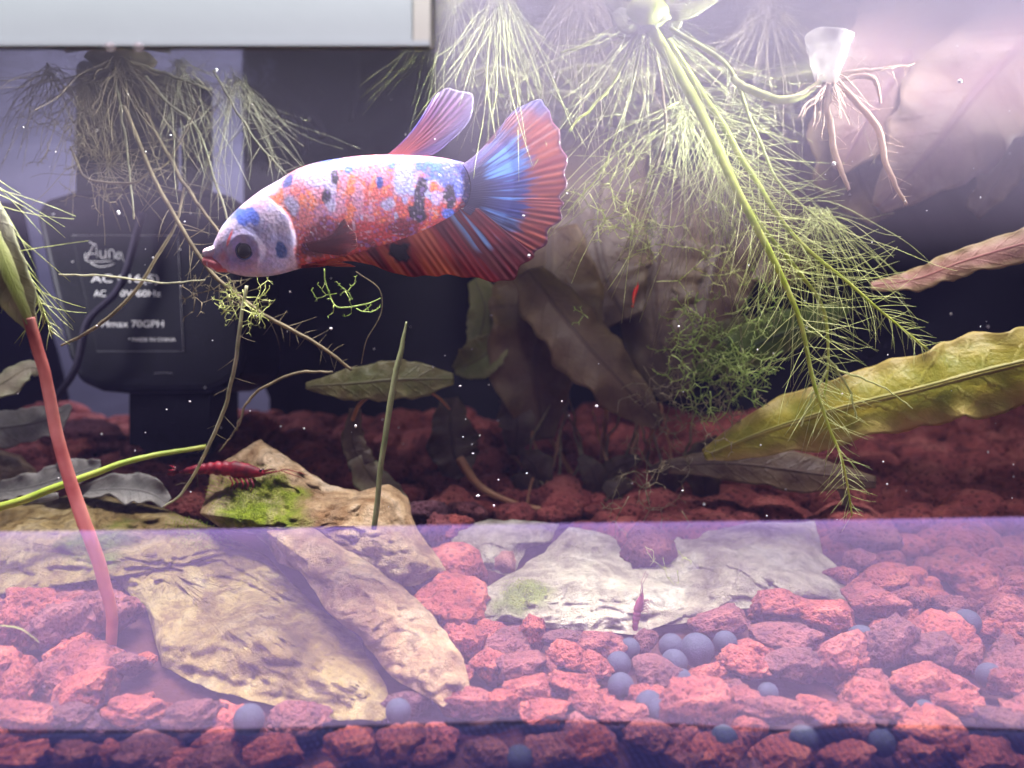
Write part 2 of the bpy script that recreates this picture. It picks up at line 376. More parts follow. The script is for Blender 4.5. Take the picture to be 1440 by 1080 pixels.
# ------------------------------------------------------------------ gravel bed
n1, n2 = 150, 110
gx, gy = np.meshgrid(np.linspace(-24, 24, n1), np.linspace(.1, 19.4, n2)); gx = gx.ravel(); gy = gy.ravel()
gz = GA - .35 + GB * gy + .22 * fbm(np.stack([gx * 1.3, gy * 1.3, gx * 0], 1), 4, 3)
top = np.stack([gx, gy, gz], 1) * .01; f = [(j * n1 + i, j * n1 + i + 1, (j + 1) * n1 + i + 1, (j + 1) * n1 + i) for j in range(n2 - 1) for i in range(n1 - 1)]
tag(mk('gravel_bed', top, f, M['bed']), 'dark red crushed substrate under the lava stones', 'substrate', kind='structure')

ROCK_POLYS = [
    [(-60, 712), (60, 700), (140, 696), (230, 714), (310, 744), (375, 785), (440, 850), (500, 892), (540, 960), (562, 1012), (480, 1014), (380, 992), (290, 968), (228, 935), (208, 860), (165, 815), (60, 800), (-60, 845)],
    [(288, 700), (298, 662), (330, 637), (366, 617), (400, 642), (455, 676), (505, 692), (543, 682), (576, 700), (586, 745), (628, 802), (590, 822), (520, 828), (450, 815), (395, 790), (360, 752), (312, 744), (284, 722)],
    [(372, 745), (440, 742), (530, 800), (575, 830), (628, 888), (655, 930), (662, 978), (622, 992), (565, 962), (535, 935), (500, 890), (460, 862), (430, 815)],
    [(636, 746), (690, 728), (790, 736), (772, 762), (742, 770), (718, 812), (690, 806), (664, 800), (640, 778)],
    [(650, 868), (664, 838), (720, 805), (765, 780), (800, 742), (835, 745), (866, 760), (890, 800), (920, 800), (980, 830), (960, 868), (900, 893), (800, 886), (700, 874)],
    [(888, 806), (925, 780), (962, 748), (1060, 736), (1145, 733), (1160, 778), (1200, 820), (1197, 852), (1120, 846), (1040, 856), (960, 876), (905, 880)]]
def in_rock(px, py):
    for p in ROCK_POLYS:
        c = False; n = len(p)
        for i in range(n):
            (x1, y1), (x2, y2) = p[i], p[i - 1]
            if (y1 > py) != (y2 > py) and px < (x2 - x1) * (py - y1) / (y2 - y1) + x1: c = not c
        if c: return True
    return False
def ico(sub):
    import bmesh
    bm = bmesh.new(); bmesh.ops.create_icosphere(bm, subdivisions=sub, radius=1)
    v = np.array([q.co[:] for q in bm.verts]); f = [tuple(x.index for x in q.verts) for q in bm.faces]; bm.free(); return v, f
IV4, IF4 = ico(4); IV3, IF3 = ico(3)
lava = []
for s in range(14):
    rg = np.random.default_rng(100 + s); d = IV4.copy()
    # a few chopping planes make broken, angular sides
    r = np.ones(len(d))
    for k in range(15):
        nn = rg.normal(size=3); nn /= np.linalg.norm(nn); dd = d @ nn; lim = rg.uniform(.52, .9)
        r = np.minimum(r, np.where(dd > .05, lim / np.maximum(dd, .05), 9))
    r += .16 * fbm(d * 1.6 + s * 9, 3, s) + .07 * fbm(d * 5 + s * 5, 3, s + 40)
    pits = fbm(d * 6.5 + s * 3, 2, s + 70); r -= .42 * np.clip(pits - .16, 0, .5) + .25 * np.clip(fbm(d * 13 + s, 2, s + 90) - .2, 0, .5)
    pt = d * r[:, None] * np.array([1.15, rg.uniform(.7, 1), rg.uniform(.6, .95)]) * 1.12
    me = bpy.data.meshes.new('lava_stone'); me.from_pydata([tuple(x * .01) for x in pt], [], IF4); me.polygons.foreach_set('use_smooth', [True] * len(me.polygons))
    me.materials.append(M['lava']); lava.append(me)
def stone(x, y, z, r, sx=1., sz=1., lab=None, rot=None):
    o = bpy.data.objects.new('lava_stone', random.choice(lava)); COL.objects.link(o)
    o.location = (x * .01, y * .01, z * .01); o.scale = (r * sx, r, r * sz)
    o.rotation_euler = rot or (random.uniform(-.5, .5), random.uniform(-.35, .35), random.uniform(0, 6.3))
    kq = F / (y + D); px, py = 720 + x * kq, 540 - z * kq
    lb, gr = (('porous red lava stone behind the dark blue reflection strip under the violet reflection', 'lava stones at the bottom of the front glass') if py > 1022 else
              ('dim red lava stone piled at the foot of the filter pump', 'lava stones by the pump') if py < 735 and px < 420 else
              ('small dark red lava stone behind the pale slabs and the peaked rock', 'lava stones behind the rocks') if py < 800 and px > 560 else
              ('pinkish red lava stone beside the yellow-brown slab and the salmon-red stem', 'lava stones beside the slab') if px < 430 else
              ('red lava stone between the leaning tan rock and the cluster of clay balls', 'lava stones in the middle of the bed') if px < 860 else
              ('red lava stone in the wide bed in front of the stepped pale slab', 'lava stones of the wide bed'))
    tag(o, lab or lb, 'stone', None if lab else gr); return o
placed = []
def hand(px, py, wpx, hpx=None, up=.0, lab=None):
    hpx = hpx or wpx * .7; Y = GY(py + hpx * .25); k = (Y + D) / F
    r = wpx * .5 * k * 1.12; Y = max(Y, r * 1.3 + .05); k = (Y + D) / F
    x, z = (px - 720) * k, (540 - py) * k
    stone(x, Y, z, r, 1, max(.7, min(1.35, hpx / wpx / .72)), lab, (random.uniform(-.25, .25), random.uniform(-.2, .2), random.uniform(-.4, .4) + random.choice((0, 3.14))))
    placed.append((x, Y, r))
HAND = [(975, 990, 80, 78, 0, 'largest bright red lava stone, upright beside two touching clay balls'), (748, 886, 46, 58, 0, 'pitted pink lava stone standing upright before the algae-patched pale slab'), (600, 955, 40, 30), (500, 1045, 70, 55), (568, 1050, 70, 70), (600, 1062, 42, 50), (690, 1062, 60, 60), (780, 1058, 70, 40),
        (835, 1052, 60, 55), (905, 1035, 60, 40), (870, 1000, 60, 34), (645, 905, 66, 60), (693, 892, 50, 40), (640, 950, 50, 36), (690, 935, 60, 44), (800, 965, 66, 44), (845, 905, 60, 40), (836, 938, 50, 36), (800, 900, 54, 32), (655, 985, 56, 40), (745, 968, 60, 36), (828, 985, 50, 34), (735, 938, 76, 46), (800, 925, 60, 40),
        (770, 1000, 66, 34), (700, 990, 64, 42), (905, 905, 34, 30), (920, 950, 66, 46), (990, 950, 56, 34), (1045, 935, 72, 44), (1120, 935, 70, 50), (1185, 930, 40, 36),
        (1150, 1000, 70, 46), (1225, 990, 84, 60), (1010, 875, 70, 40), (1095, 855, 80, 50), (1160, 865, 70, 44), (1225, 850, 80, 44), (1275, 845, 50, 40), (1095, 895, 90, 44),
        (1255, 905, 70, 60), (1320, 915, 70, 60), (1360, 925, 50, 44), (1290, 960, 70, 46), (1350, 990, 80, 44), (1420, 960, 60, 50), (1400, 1010, 70, 40), (1040, 985, 60, 40),
        (1090, 1000, 70, 44), (1210, 790, 44, 34), (1185, 810, 40, 30), (1235, 820, 60, 40), (910, 775, 60, 70), (615, 745, 50, 50), (655, 720, 44, 30), (1215, 755, 70, 40),
        (30, 960, 60, 60), (90, 880, 90, 80), (160, 860, 80, 70), (185, 935, 56, 34), (120, 970, 80, 60), (200, 1000, 80, 44), (275, 1005, 70, 44), (30, 1010, 70, 50),
        (95, 1005, 60, 36), (15, 890, 60, 60), (420, 1012, 80, 40), (40, 1062, 80, 46), (300, 1065, 70, 40), (390, 1060, 70, 44), (200, 1062, 80, 44), (1000, 1060, 70, 44),
        (1090, 1060, 80, 44), (1190, 1065, 80, 44), (1290, 1060, 80, 50), (1390, 1065, 80, 50), (110, 1062, 60, 40),
        (130, 615, 96, 60), (195, 640, 60, 50), (230, 690, 70, 50), (270, 715, 70, 44), (355, 600, 44, 50), (105, 640, 60, 50), (170, 675, 60, 44), (60, 600, 70, 50), (600, 725, 60, 40), (640, 745, 50, 40)]
for h in HAND: hand(*h)
ROCKS_XY = []
# clay balls
BALLS = [(913, 991, 20), (930, 1001, 20), (873, 965, 19), (870, 934, 18), (944, 909, 18), (980, 914, 24), (948, 932, 19), (1020, 904, 17), (1211, 900, 21), (958, 955, 15), (1018, 1040, 20),
         (1391, 950, 18), (1360, 876, 19), (350, 1012, 22), (730, 1068, 20), (885, 912, 15), (1130, 1040, 20), (1300, 1000, 16), (560, 1000, 18), (1080, 975, 15), (1240, 1045, 19)]
bm_v = IV3 * (1 + .03 * fbm(IV3 * 2.2, 3, 9))[:, None]
cb = None
for px, py, r in BALLS:
    Y = GY(py + r * .3) - .1; k = (Y + D) / F
    if cb is None: cb = mk('clay_ball', bm_v * .01, IF3, M['clay']); o = cb
    else: o = cb.copy(); COL.objects.link(o)
    o.location = P(px, py, Y); o.scale = (r * k,) * 3; o.rotation_euler = (random.random() * 6, random.random() * 6, 0)
    placed.append((o.location.x * 100, Y, r * k))
    tag(o, *(('round slate-blue clay ball, one of two touching beside the largest red stone', 'clay ball', 'pair of clay balls') if (px, py) in ((913, 991), (930, 1001)) else
             ('round slate-blue clay ball in the cluster in front of the pale slabs', 'clay ball', 'cluster of clay balls') if 860 < px < 1030 and py < 970 else
             ('round slate-blue clay ball lying singly among the red lava stones', 'clay ball', 'single clay balls')))
# random fill: nearest as single stones, the rest as one mass
cand = []
for j in range(32):
    Y = .62 + j * .60
    w = (Y + D) * .62
    for x in np.arange(-w, w, .84): cand.append((x + random.uniform(-.3, .3), Y + random.uniform(-.3, .3)))
far = MB(); nst = 0
for x, Y in cand:
    r = random.choice((.3, .42, .55, .62, .7, .88)) * random.uniform(.85, 1.12)
    if any((x - a) ** 2 + (Y - c) ** 2 < (.46 * (r + q)) ** 2 for a, c, q in placed): continue
    Y = max(Y, 1.25 * r + .08); z = GA + GB * Y - .12 + random.uniform(-.15, .12)
    kq = F / (Y + D); ppx, ppy = 720 + x * kq, 540 - z * kq
    if in_rock(ppx, ppy - r * kq * .75) or in_rock(ppx, ppy - r * kq * .2): continue
    if Y < 6.6 and nst < 215: stone(x, Y, z, r); nst += 1
    else:
        s = random.random() * 40; d = IV3[:162] if False else IV3
        q = d * (r * (1 + .25 * fbm(d * 1.7 + s, 3, int(s))))[:, None] * np.array([1, .9, .75]) + np.array([x, Y, z])
        far.add(q * .01, IF3)
tag(far.build('lava_gravel', M['lava']), 'dark red lava gravel receding to the back of the tank', 'gravel', kind='stuff')

# ------------------------------------------------------------------ rocks
def rock(name, poly, Yt, Yb, bulge, thick, mat, label, seed, cen=None, amp=.16, group=None):
    p = np.asarray(poly, float); q = []
    for i in range(len(p)):
        a, b_ = p[i], p[(i + 1) % len(p)]; m = max(2, int(np.linalg.norm(b_ - a) / 5))
        for k in range(m): q.append(a + (b_ - a) * k / m)
    q = np.array(q); nb = len(q); c = np.array(cen) if cen else p.mean(0)
    jit = fbm(np.stack([q[:, 0] / 22, q[:, 1] / 22, q[:, 0] * 0 + seed], 1), 4, seed); q = q + (q - c) / (np.linalg.norm(q - c, axis=1)[:, None] + 1e-6) * (jit * 6)[:, None]
    y0, y1 = q[:, 1].min(), q[:, 1].max(); K = 44; V = []; side = []
    ts = np.linspace(0, 1, K) ** 1.25
    def ring(t, sgn):
        w = q + (c - q) * t
        Yp = Yt + (Yb - Yt) * np.clip((w[:, 1] - y0) / (y1 - y0), 0, 1)
        h = (1 - (1 - t) ** 2.6)
        low = 1 + .55 * fbm(np.stack([w[:, 0] / 95, w[:, 1] / 75, w[:, 0] * 0 + seed * 3.1], 1), 2, seed + 5)
        st = np.abs(fbm(np.stack([w[:, 0] / 60 + w[:, 1] / 90, w[:, 1] / 34 - w[:, 0] / 160, w[:, 0] * 0 + seed], 1), 4, seed + 9, .55))
        fi = fbm(np.stack([w[:, 0] / 17, w[:, 1] / 13, w[:, 0] * 0 + sgn * 4], 1), 4, seed + 21)
        tn = (fbm(np.stack([w[:, 0] / 120 + w[:, 1] / 70, w[:, 1] / 55 - w[:, 0] / 110, w[:, 0] * 0 + seed * 2.3 + sgn], 1), 3, seed + 33) + 1) * 3.2
        tb = np.floor(tn); tf = np.clip((tn - tb - .42) / .16, 0, 1); ter = (tb + tf * tf * (3 - 2 * tf)) / 3.2 - 1
        chip = np.abs(vnoise(np.stack([w[:, 0] / 26 + w[:, 1] / 60, w[:, 1] / 22, w[:, 0] * 0 + sgn * 3], 1), seed + 55))
        off = min(1, t * 7) * (amp * 2.6 * ter - amp * .7 * np.clip(.22 - chip, 0, 1) * 4) + h * low * (bulge if sgn < 0 else thick) + min(1, t * 9) * (amp * 1.9 * (st - .2) + amp * .55 * fi)
        Y = Yp + sgn * off; k = (Y + D) / F
        # sized on the mid-plane so that the stone keeps its shape seen from elsewhere
        return np.stack([(w[:, 0] - 720) * k, Y, (540 - w[:, 1]) * k], 1) * .01
    rings = [ring(t, -1) for t in ts[::-1]] + [ring(t, 1) for t in ts[1:]]
    # rings[0] front centre .. outline .. back centre
    V = np.vstack(rings); f = []
    for j in range(len(rings) - 1):
        for i in range(nb):
            i2 = (i + 1) % nb; f.append((j * nb + i, j * nb + i2, (j + 1) * nb + i2, (j + 1) * nb + i))
    import bmesh
    o = mk(name, V, f, mat)
    bm = bmesh.new(); bm.from_mesh(o.data); bmesh.ops.remove_doubles(bm, verts=bm.verts, dist=1e-6); bmesh.ops.recalc_face_normals(bm, faces=bm.faces); bm.to_mesh(o.data); bm.free()
    o.data.polygons.foreach_set('use_smooth', [True] * len(o.data.polygons))
    return tag(o, label, 'rock', group)
rock('slab_rock', ROCK_POLYS[0],
     9.2, 1.5, .9, 2.0, M['rock_yellow'], 'broad yellow-brown slab of rock behind the red stem', 3, (230, 800))
rock('peaked_rock', ROCK_POLYS[1],
     8.6, 5.8, 1.0, 2.0, M['rock_tan'], 'peaked tan rock with bright green algae beneath the red shrimp', 5, (440, 740))
rock('leaning_rock', ROCK_POLYS[2],
     6.0, 1.6, .6, 1.2, M['rock_low'], 'long tan rock leaning down to the gravel in front of the peaked rock', 8, (530, 860), .12)
rock('pale_rock', ROCK_POLYS[3], 9.2, 7.6, .4, 1.0, M['rock_white'],
     'small pale rock with a round pink pebble resting against it', 11, (695, 762), .08)
rock('pale_rock', ROCK_POLYS[4], 8.6, 4.3, .7, 1.4, M['rock_white'],
     'pale slab with a small patch of green algae, lying between lava stones', 14, (800, 830), .13)
rock('pale_rock', ROCK_POLYS[5], 9.2, 4.9, .7, 1.4, M['rock_white'],
     'flat-topped pale slab with a stepped right end and no algae', 19, (1040, 800), .13)
rock('pebble', [(694, 785), (704, 772), (722, 774), (729, 790), (724, 806), (706, 810), (695, 800)], 7.2, 6.9, .35, .5, m_rock('rock_pink', (.38, .16, .14), (.55, .26, .24), (.62, .38, .34)), 'small pink pebble resting on the pale rock', 23, None, .05)
rock('tan_rock', [(-40, 650), (0, 634), (30, 640), (52, 660), (48, 684), (20, 692), (-40, 694)], 11, 10.4, .5, .9, M['rock_low'], 'rounded tan rock at the left behind the grey dead leaves', 27, None, .08)

# ------------------------------------------------------------------ filter pump
pump = thing('filter_pump', 'black internal filter pump with pale printed lettering behind the fish', 'filter')
def rpoly(x0, y0, x1, y1, rs):
    """rounded rectangle, radii tl,tr,br,bl"""
    o = []
    for (cx, cy, r, a0) in ((x0 + rs[0], y0 + rs[0], rs[0], 180), (x1 - rs[1], y0 + rs[1], rs[1], 270), (x1 - rs[2], y1 - rs[2], rs[2], 0), (x0 + rs[3], y1 - rs[3], rs[3], 90)):
        for k in range(7):
            a = R(a0 + 15 * k); o.append((cx + r * math.cos(a), cy + r * math.sin(a)))
    return o
PY = 13.0
prism('body', [(48, 300), (60, 280), (100, 268), (170, 264), (290, 266), (325, 274), (338, 296), (340, 420), (344, 500), (338, 526), (318, 544), (296, 552), (182, 554), (140, 550), (108, 536), (94, 500), (70, 400)], PY, 17.5, M['black'], pump, .004)
prism('neck', rpoly(106, 84, 206, 300, (14, 14, 2, 2)), PY + 1.2, 17.0, M['black'], pump, .002)
prism('side_pipe', rpoly(254, 110, 288, 300, (12, 12, 2, 2)), PY + 1.6, 15.4, M['black'], pump, .003)
prism('bridge', [(200, 90), (284, 112), (284, 150), (252, 180), (236, 166), (206, 164)], PY + 1.8, 16.0, M['black'], pump, .002)
prism('intake', rpoly(181, 548, 297, 640, (2, 2, 8, 8)), PY + .8, 16.6, M['black'], pump, .002)
pan = prism('label_panel', [(101, 331), (250, 331), (258, 494), (136, 494)], PY - .03, PY + .05, M['black'], pump, .0002)
def pline(pts, w, Y, name, mat, parent):
    b = MB(); k = (Y + D) / F * .01
    b.tube([P(x, y, Y) for x, y in spline(pts, 16)], w * k, 4); return b.build(name, mat, parent)
for e in ([(101, 331), (250, 331)], [(250, 331), (258, 494)], [(258, 494), (136, 494)]): pline(e, .35, PY - .05, 'panel_edge', M['silver'], pan)
def text(s, x0, x1, yb, h, name='print'):
    cu = bpy.data.curves.new('t', 'FONT'); cu.body = s; cu.size = 1; cu.extrude = .01
    ob = bpy.data.objects.new('t', cu); COL.objects.link(ob); bpy.context.view_layer.update()
    me = bpy.data.meshes.new_from_object(ob.evaluated_get(bpy.context.evaluated_depsgraph_get())); bpy.data.objects.remove(ob)
    c = np.array([v.co[:] for v in me.vertices]); mn, mx = c.min(0), c.max(0); Y = PY - .04; k = (Y + D) / F * .01
    for v_, q in zip(me.vertices, c):
        X = x0 + (q[0] - mn[0]) / (mx[0] - mn[0]) * (x1 - x0); Z = yb - (q[1] - 0) / .7 * h
        v_.co = ((X - 720) * k, Y * .01 - q[2] * .004, (540 - Z) * k)
    me.materials.clear(); me.materials.append(M['print']); o = bpy.data.objects.new(name, me); COL.objects.link(o); o.parent = pump; o['label'] = 'printed lettering ' + s
text('AC 016(S)', 128, 223, 397, 11); text('AC', 132, 149, 417, 9); text('0V 60Hz', 169, 226, 417, 9)
text('Hmax 70GPH', 143, 230, 460, 9.5); text('MADE IN CHINA', 186, 247, 480, 5)
lg = MB(); Yl = PY - .05; k = (Yl + D) / F * .01
for pts in ([(122, 364), (128, 352), (134, 343), (137, 362)], [(123, 357), (136, 357)], [(126, 340), (133, 344)], [(141, 352), (142, 362), (148, 361), (149, 351), (149, 364)], [(154, 363), (154, 352), (160, 353), (161, 364)], [(167, 354), (163, 361), (168, 364), (170, 354), (174, 368)],
            [(120, 356), (121, 366), (135, 368), (158, 367)], [(128, 370), (140, 375), (155, 373), (161, 370)]):
    lg.tube([P(x, y, Yl) for x, y in spline(pts, 14)], np.linspace(.9, .5, 14) * k, 4)
lg.build('logo', M['print'], pump)
pline([(217, 525), (230, 524), (243, 525)], .5, PY - .02, 'scratch', M['silver'], pump)
# power cable of the pump
cb_ = MB(); cb_.tube([P(x, y, Y) for x, y, Y in spline([(200, 300, 12.7), (170, 400, 12.4), (125, 450, 12.2), (112, 500, 12.2), (100, 530, 12.4), (78, 560, 13)], 50)], .0011, 8)
cb_.build('cable', M['silhouette'], pump)
# dark forked reflection in the water surface, modelled as solid strands
tw = MB()
for pts in ([(372, 75, 16), (385, 115, 16), (410, 140, 16), (425, 170, 16), (428, 215, 16)], [(408, 140, 16), (395, 160, 16), (375, 178, 16)], [(415, 145, 16), (440, 165, 15.8), (455, 190, 15.6)], [(498, 70, 16.5), (500, 120, 16.5), (494, 170, 16.5)]):
    q = spline(pts, 20); tw.tube([P(*w) for w in q], np.linspace(.0019, .0012, 20), 6)
tag(tw.build('surface_reflection', M['silhouette']), 'dark forked twig standing for a reflection in the water surface above the fish', 'silhouette')

# white plastic lip hung over the front glass
hl = thing('plastic_tray', 'white plastic tray hung over the top of the front glass', 'tray')
def lip(name, x0, x1, mat, ztop=16, r=8):
    ya, yb = -1.0, -.32; ka = (ya + D) / F; kb = (yb + D) / F
    prof = [(ya, ztop), (ya, 474 * ka), (ya + .04, 471 * ka), (ya + .12, 471.0 * (ya + .12 + D) / F), (yb, 472 * kb), (yb, ztop)]
    v = [(x * .01, y * .01, z * .01) for x in (x0, x1) for y, z in prof]; n = len(prof)
    f = [tuple(range(n)), tuple(range(2 * n - 1, n - 1, -1))] + [(i, n + i, n + (i + 1) % n, (i + 1) % n) for i in range(n)]
    o = mk(name, v, f, mat, hl, False); bevel(o, .0006, 3); return o
ka = (D - 1) / F
lip('front', -12, (580 - 720) * ka, M['white_plastic']); e_ = lip('end_cap', (580.3 - 720) * ka, (606 - 720) * ka, M['beige_plastic']); bevel(e_, .0012, 3)
b = MB(); b.box(-.12, (604 - 720) * ka * .01, -.0106, -.00995, 474 * ka * .01, 481 * ka * .01); b.build('rim', M['white_plastic'], hl, False)
for x in (155, 195):
    mk('highlight_blob', IV3 * np.array([.0008, .0006, .0006]) + np.array(P(x, 66, -1.1)), IF3, M['bulb'], hl)  # solid blobs standing for two small highlights

# ------------------------------------------------------------------ leaves
def leaf_mesh(pts, hw, ruf=.25, nr=5, roll=0, cup=.15, nu=64, nv=17, th=.00018, seed=0):
    c = spline(pts, nu); w = np.interp(np.linspace(0, 1, nu), np.linspace(0, 1, len(hw)), hw)
    w = spline([[x] for x in hw], nu)[:, 0].clip(.5)
    q = np.array([P(*x) for x in c]); kk = (c[:, 2] + D) / F * .01
    t = np.gradient(q, axis=0); t /= np.linalg.norm(t, axis=1)[:, None]
    view = np.array([0, 1, 0.]); s = np.cross(t, view); s /= np.linalg.norm(s, axis=1)[:, None] + 1e-9
    nrm = np.cross(s, t); r = R(roll); s2 = s * math.cos(r) + nrm * math.sin(r); n2 = np.cross(s2, t)
    vs = np.linspace(-1, 1, nv); V = []; L = []; us = np.linspace(0, 1, nu)
    for v in vs:
        ed = abs(v)
        wob = np.sin(us * nr * 2 * math.pi + (1.3 if v > 0 else 0) + seed) + .6 * np.sin(us * nr * 4.3 * math.pi + seed * 2 + v)
        nz = fbm(np.stack([us * 7 + seed, us * 0 + v * 1.3, us * 0], 1), 3, seed)
        off = (cup * ed ** 1.5 + ruf * ed ** 2 * wob * .5 + .18 * nz * ed) * w * kk
        wid = w * kk * v * (1 + .10 * wob * ed * ruf * 2 + .13 * fbm(np.stack([us * 16 + seed, us * 0 + (1 if v > 0 else -1) * 7, us * 0], 1), 3, seed + 3) * ed)
        V.append(q + s2 * wid[:, None] + n2 * off[:, None]); L.append(np.stack([us, us * 0 + v, us * 0], 1))
    V = np.stack(V, 1); L = np.stack(L, 1)
    g = np.gradient(V, axis=0); h = np.gradient(V, axis=1); nn = np.cross(g, h); nn /= np.linalg.norm(nn, axis=2)[:, :, None] + 1e-12
    A = (V + nn * th).reshape(-1, 3); B = (V - nn * th).reshape(-1, 3); N = nu * nv; f = []
    for i in range(nu - 1):
        for j in range(nv - 1):
            a = i * nv + j; f.append((a, a + 1, a + nv + 1, a + nv)); f.append((N + a, N + a + nv, N + a + nv + 1, N + a + 1))
        a = i * nv; f.append((a, a + nv, N + a + nv, N + a)); a = i * nv + nv - 1; f.append((a + nv, a, N + a, N + a + nv))
    for j in range(nv - 1):
        f.append((j + 1, j, N + j, N + j + 1)); a = (nu - 1) * nv + j; f.append((a, a + 1, N + a + 1, N + a))
    return np.vstack([A, B]), f, np.vstack([L.reshape(-1, 3)] * 2), q
def leaf(parent, mat, pts, hw, midrib=True, name='leaf', **kw):
    v, f, l, q = leaf_mesh(pts, hw, **kw); o = mk(name, v, f, M[mat], parent, True, None, l)
    return o
def stem(parent, mat, pts, r, name='stem', n=60, sides=8, wob=0, seed=0):
    q = spline([p[:3] for p in pts], n)
    if wob: q[:, :2] += wob * np.stack([fbm(np.stack([np.linspace(0, 9, n), np.zeros(n) + seed, np.zeros(n)], 1), 3, seed), fbm(np.stack([np.linspace(0, 9, n), np.zeros(n) + seed, np.ones(n) * 5], 1), 3, seed)], 1)
    k = (q[:, 2] + D) / F * .01; rr = np.interp(np.linspace(0, 1, n), np.linspace(0, 1, len(np.atleast_1d(r))), np.atleast_1d(r)) * k
    b = MB(); b.tube([P(*x) for x in q], rr, sides); return b.build(name, M[mat], parent), q

pl = thing('crypt_plant', 'bushy brown crypt plant with broad ruffled leaves behind the fish tail', 'plant')
leaf(pl, 'leaf_brown', [(775, 320, 13.5), (768, 430, 12.5), (752, 520, 12.3), (765, 618, 12.6)], [40, 72, 74, 55, 14], ruf=.28, nr=3, cup=-.25, seed=2)
leaf(pl, 'leaf_brown', [(742, 380, 11.5), (800, 455, 10.6), (862, 525, 10.4), (928, 598, 10.8)], [26, 46, 48, 40, 12], ruf=.30, nr=3, roll=18, cup=.3, seed=5)
leaf(pl, 'leaf_olive', [(668, 392, 13), (682, 430, 12.7), (676, 470, 12.6), (664, 510, 12.8)], [14, 26, 24, 8], ruf=.3, nr=2, roll=-20, seed=7)
leaf(pl, 'leaf_olive', [(640, 520, 12.6), (668, 508, 12.2), (690, 492, 12.2), (706, 470, 12.4)], [6, 26, 24, 6], ruf=.15, nr=1, cup=-.5, seed=9)
leaf(pl, 'leaf_dark', [(720, 560, 12.6), (728, 600, 12.2), (722, 640, 12.4)], [20, 26, 8], ruf=.4, nr=2, seed=11)
leaf(pl, 'leaf_dark', [(860, 180, 15), (838, 290, 14.4), (850, 380, 14), (880, 450, 14)], [55, 75, 70, 30], ruf=.2, nr=3, seed=13)
leaf(pl, 'leaf_dark', [(960, 235, 16), (930, 330, 15.2), (920, 430, 15), (950, 560, 15)], [60, 70, 60, 25], ruf=.25, nr=3, seed=17)
leaf(pl, 'leaf_dark', [(1060, 250, 16.5), (1010, 360, 15.5), (990, 440, 15.2), (960, 500, 15)], [50, 66, 50, 18], ruf=.25, nr=3, roll=10, seed=19)
leaf(pl, 'leaf_brown', [(1130, 200, 17), (1110, 300, 16.4), (1080, 400, 16)], [70, 80, 25], ruf=.25, nr=2, seed=21)
leaf(pl, 'leaf_dark', [(760, 170, 17), (720, 280, 16), (700, 380, 15.5)], [50, 75, 50], ruf=.25, nr=2, seed=22)
for k, pts in enumerate(([(770, 610, 12.7), (800, 660, 13), (830, 720, 13.2)], [(860, 500, 13), (850, 610, 13.5), (840, 720, 13.3)], [(925, 590, 11), (900, 650, 12.4), (850, 725, 13)], [(720, 640, 12.5), (770, 690, 13), (820, 725, 13.2)], [(900, 560, 14.5), (890, 640, 14), (860, 725, 13.4)])):
    stem(pl, 'petiole', pts, [3, 4], 'petiole')
for k in range(9):
    x0 = 700 + 36 * k + 14 * math.sin(k * 2.4); y0 = 690 + 18 * math.sin(k * 1.7); x1 = x0 + 70 * math.cos(k * 2.1) + 10; y1 = y0 - 42 - 26 * math.sin(k * 3.3)
    leaf(pl, 'leaf_dark', [(x0, y0 + 24, 12.2 - .15 * k), ((x0 + x1) / 2 + 8, (y0 + y1) / 2, 11.8 - .15 * k), (x1, y1, 11.9 - .15 * k)], [5, 15 + 5 * (k % 3), 5], ruf=.35, nr=2, roll=20 * math.sin(k), seed=80 + k, nu=40, nv=11)
for k in range(14):
    x0 = 740 + 17 * k; stem(pl, 'root_brown' if k % 3 else 'petiole', [(x0 + 30 * math.sin(k), 560 + 20 * math.cos(k * 2), 12.5), (x0 + 12 * math.cos(k * 3), 640, 12), (x0 + 40 * math.sin(k * 1.3), 722, 11)], [1.4, 2, 2], 'runner', 40, 6, 5, k)
p2 = thing('crypt_leaf', 'brown-purple upright leaf tapering into an orange stalk on the gravel', 'leaf')
leaf(p2, 'leaf_dark', [(632, 560, 12), (634, 600, 11.6), (640, 640, 11.3), (656, 668, 11.1)], [14, 30, 34, 12], ruf=.45, nr=3, seed=23, name='blade')
stem(p2, 'petiole', [(646, 645, 11.2), (676, 685, 10.9), (730, 710, 10.6), (800, 722, 10.5)], [7, 5.5, 4.5, 4], 'stalk')
p3 = thing('crypt_leaf', 'olive wavy-edged leaf floating level in front of the black backing', 'leaf')
leaf(p3, 'leaf_olive', [(430, 543, 9.2), (490, 540, 9), (560, 534, 9), (638, 533, 9.4)], [4, 19, 26, 27, 8], ruf=.2, nr=4, roll=12, seed=25, name='blade')
stem(p3, 'petiole', [(520, 556, 9.1), (505, 570, 9.4), (496, 590, 9.8)], [2.5, 3], 'stalk'); stem(p3, 'petiole', [(606, 552, 9.3), (620, 562, 9.8), (632, 575, 10.5)], [2, 2], 'stalk')
p4 = thing('crypt_leaf', 'drooping grey-brown leaf twisting down behind the peaked rock', 'leaf')
leaf(p4, 'leaf_dark', [(500, 575, 10), (496, 620, 10), (510, 655, 9.8)], [8, 16, 19], ruf=.25, nr=2, seed=27, name='blade')
leaf(p4, 'leaf_tan', [(504, 642, 9.85), (522, 672, 9.7), (552, 698, 9.6), (576, 716, 9.5)], [18, 22, 18, 5], ruf=.25, nr=2, roll=25, seed=29, name='blade')
p5 = thing('crypt_leaf', 'large yellow-green ruffled leaf slanting up past the dark corner', 'leaf')
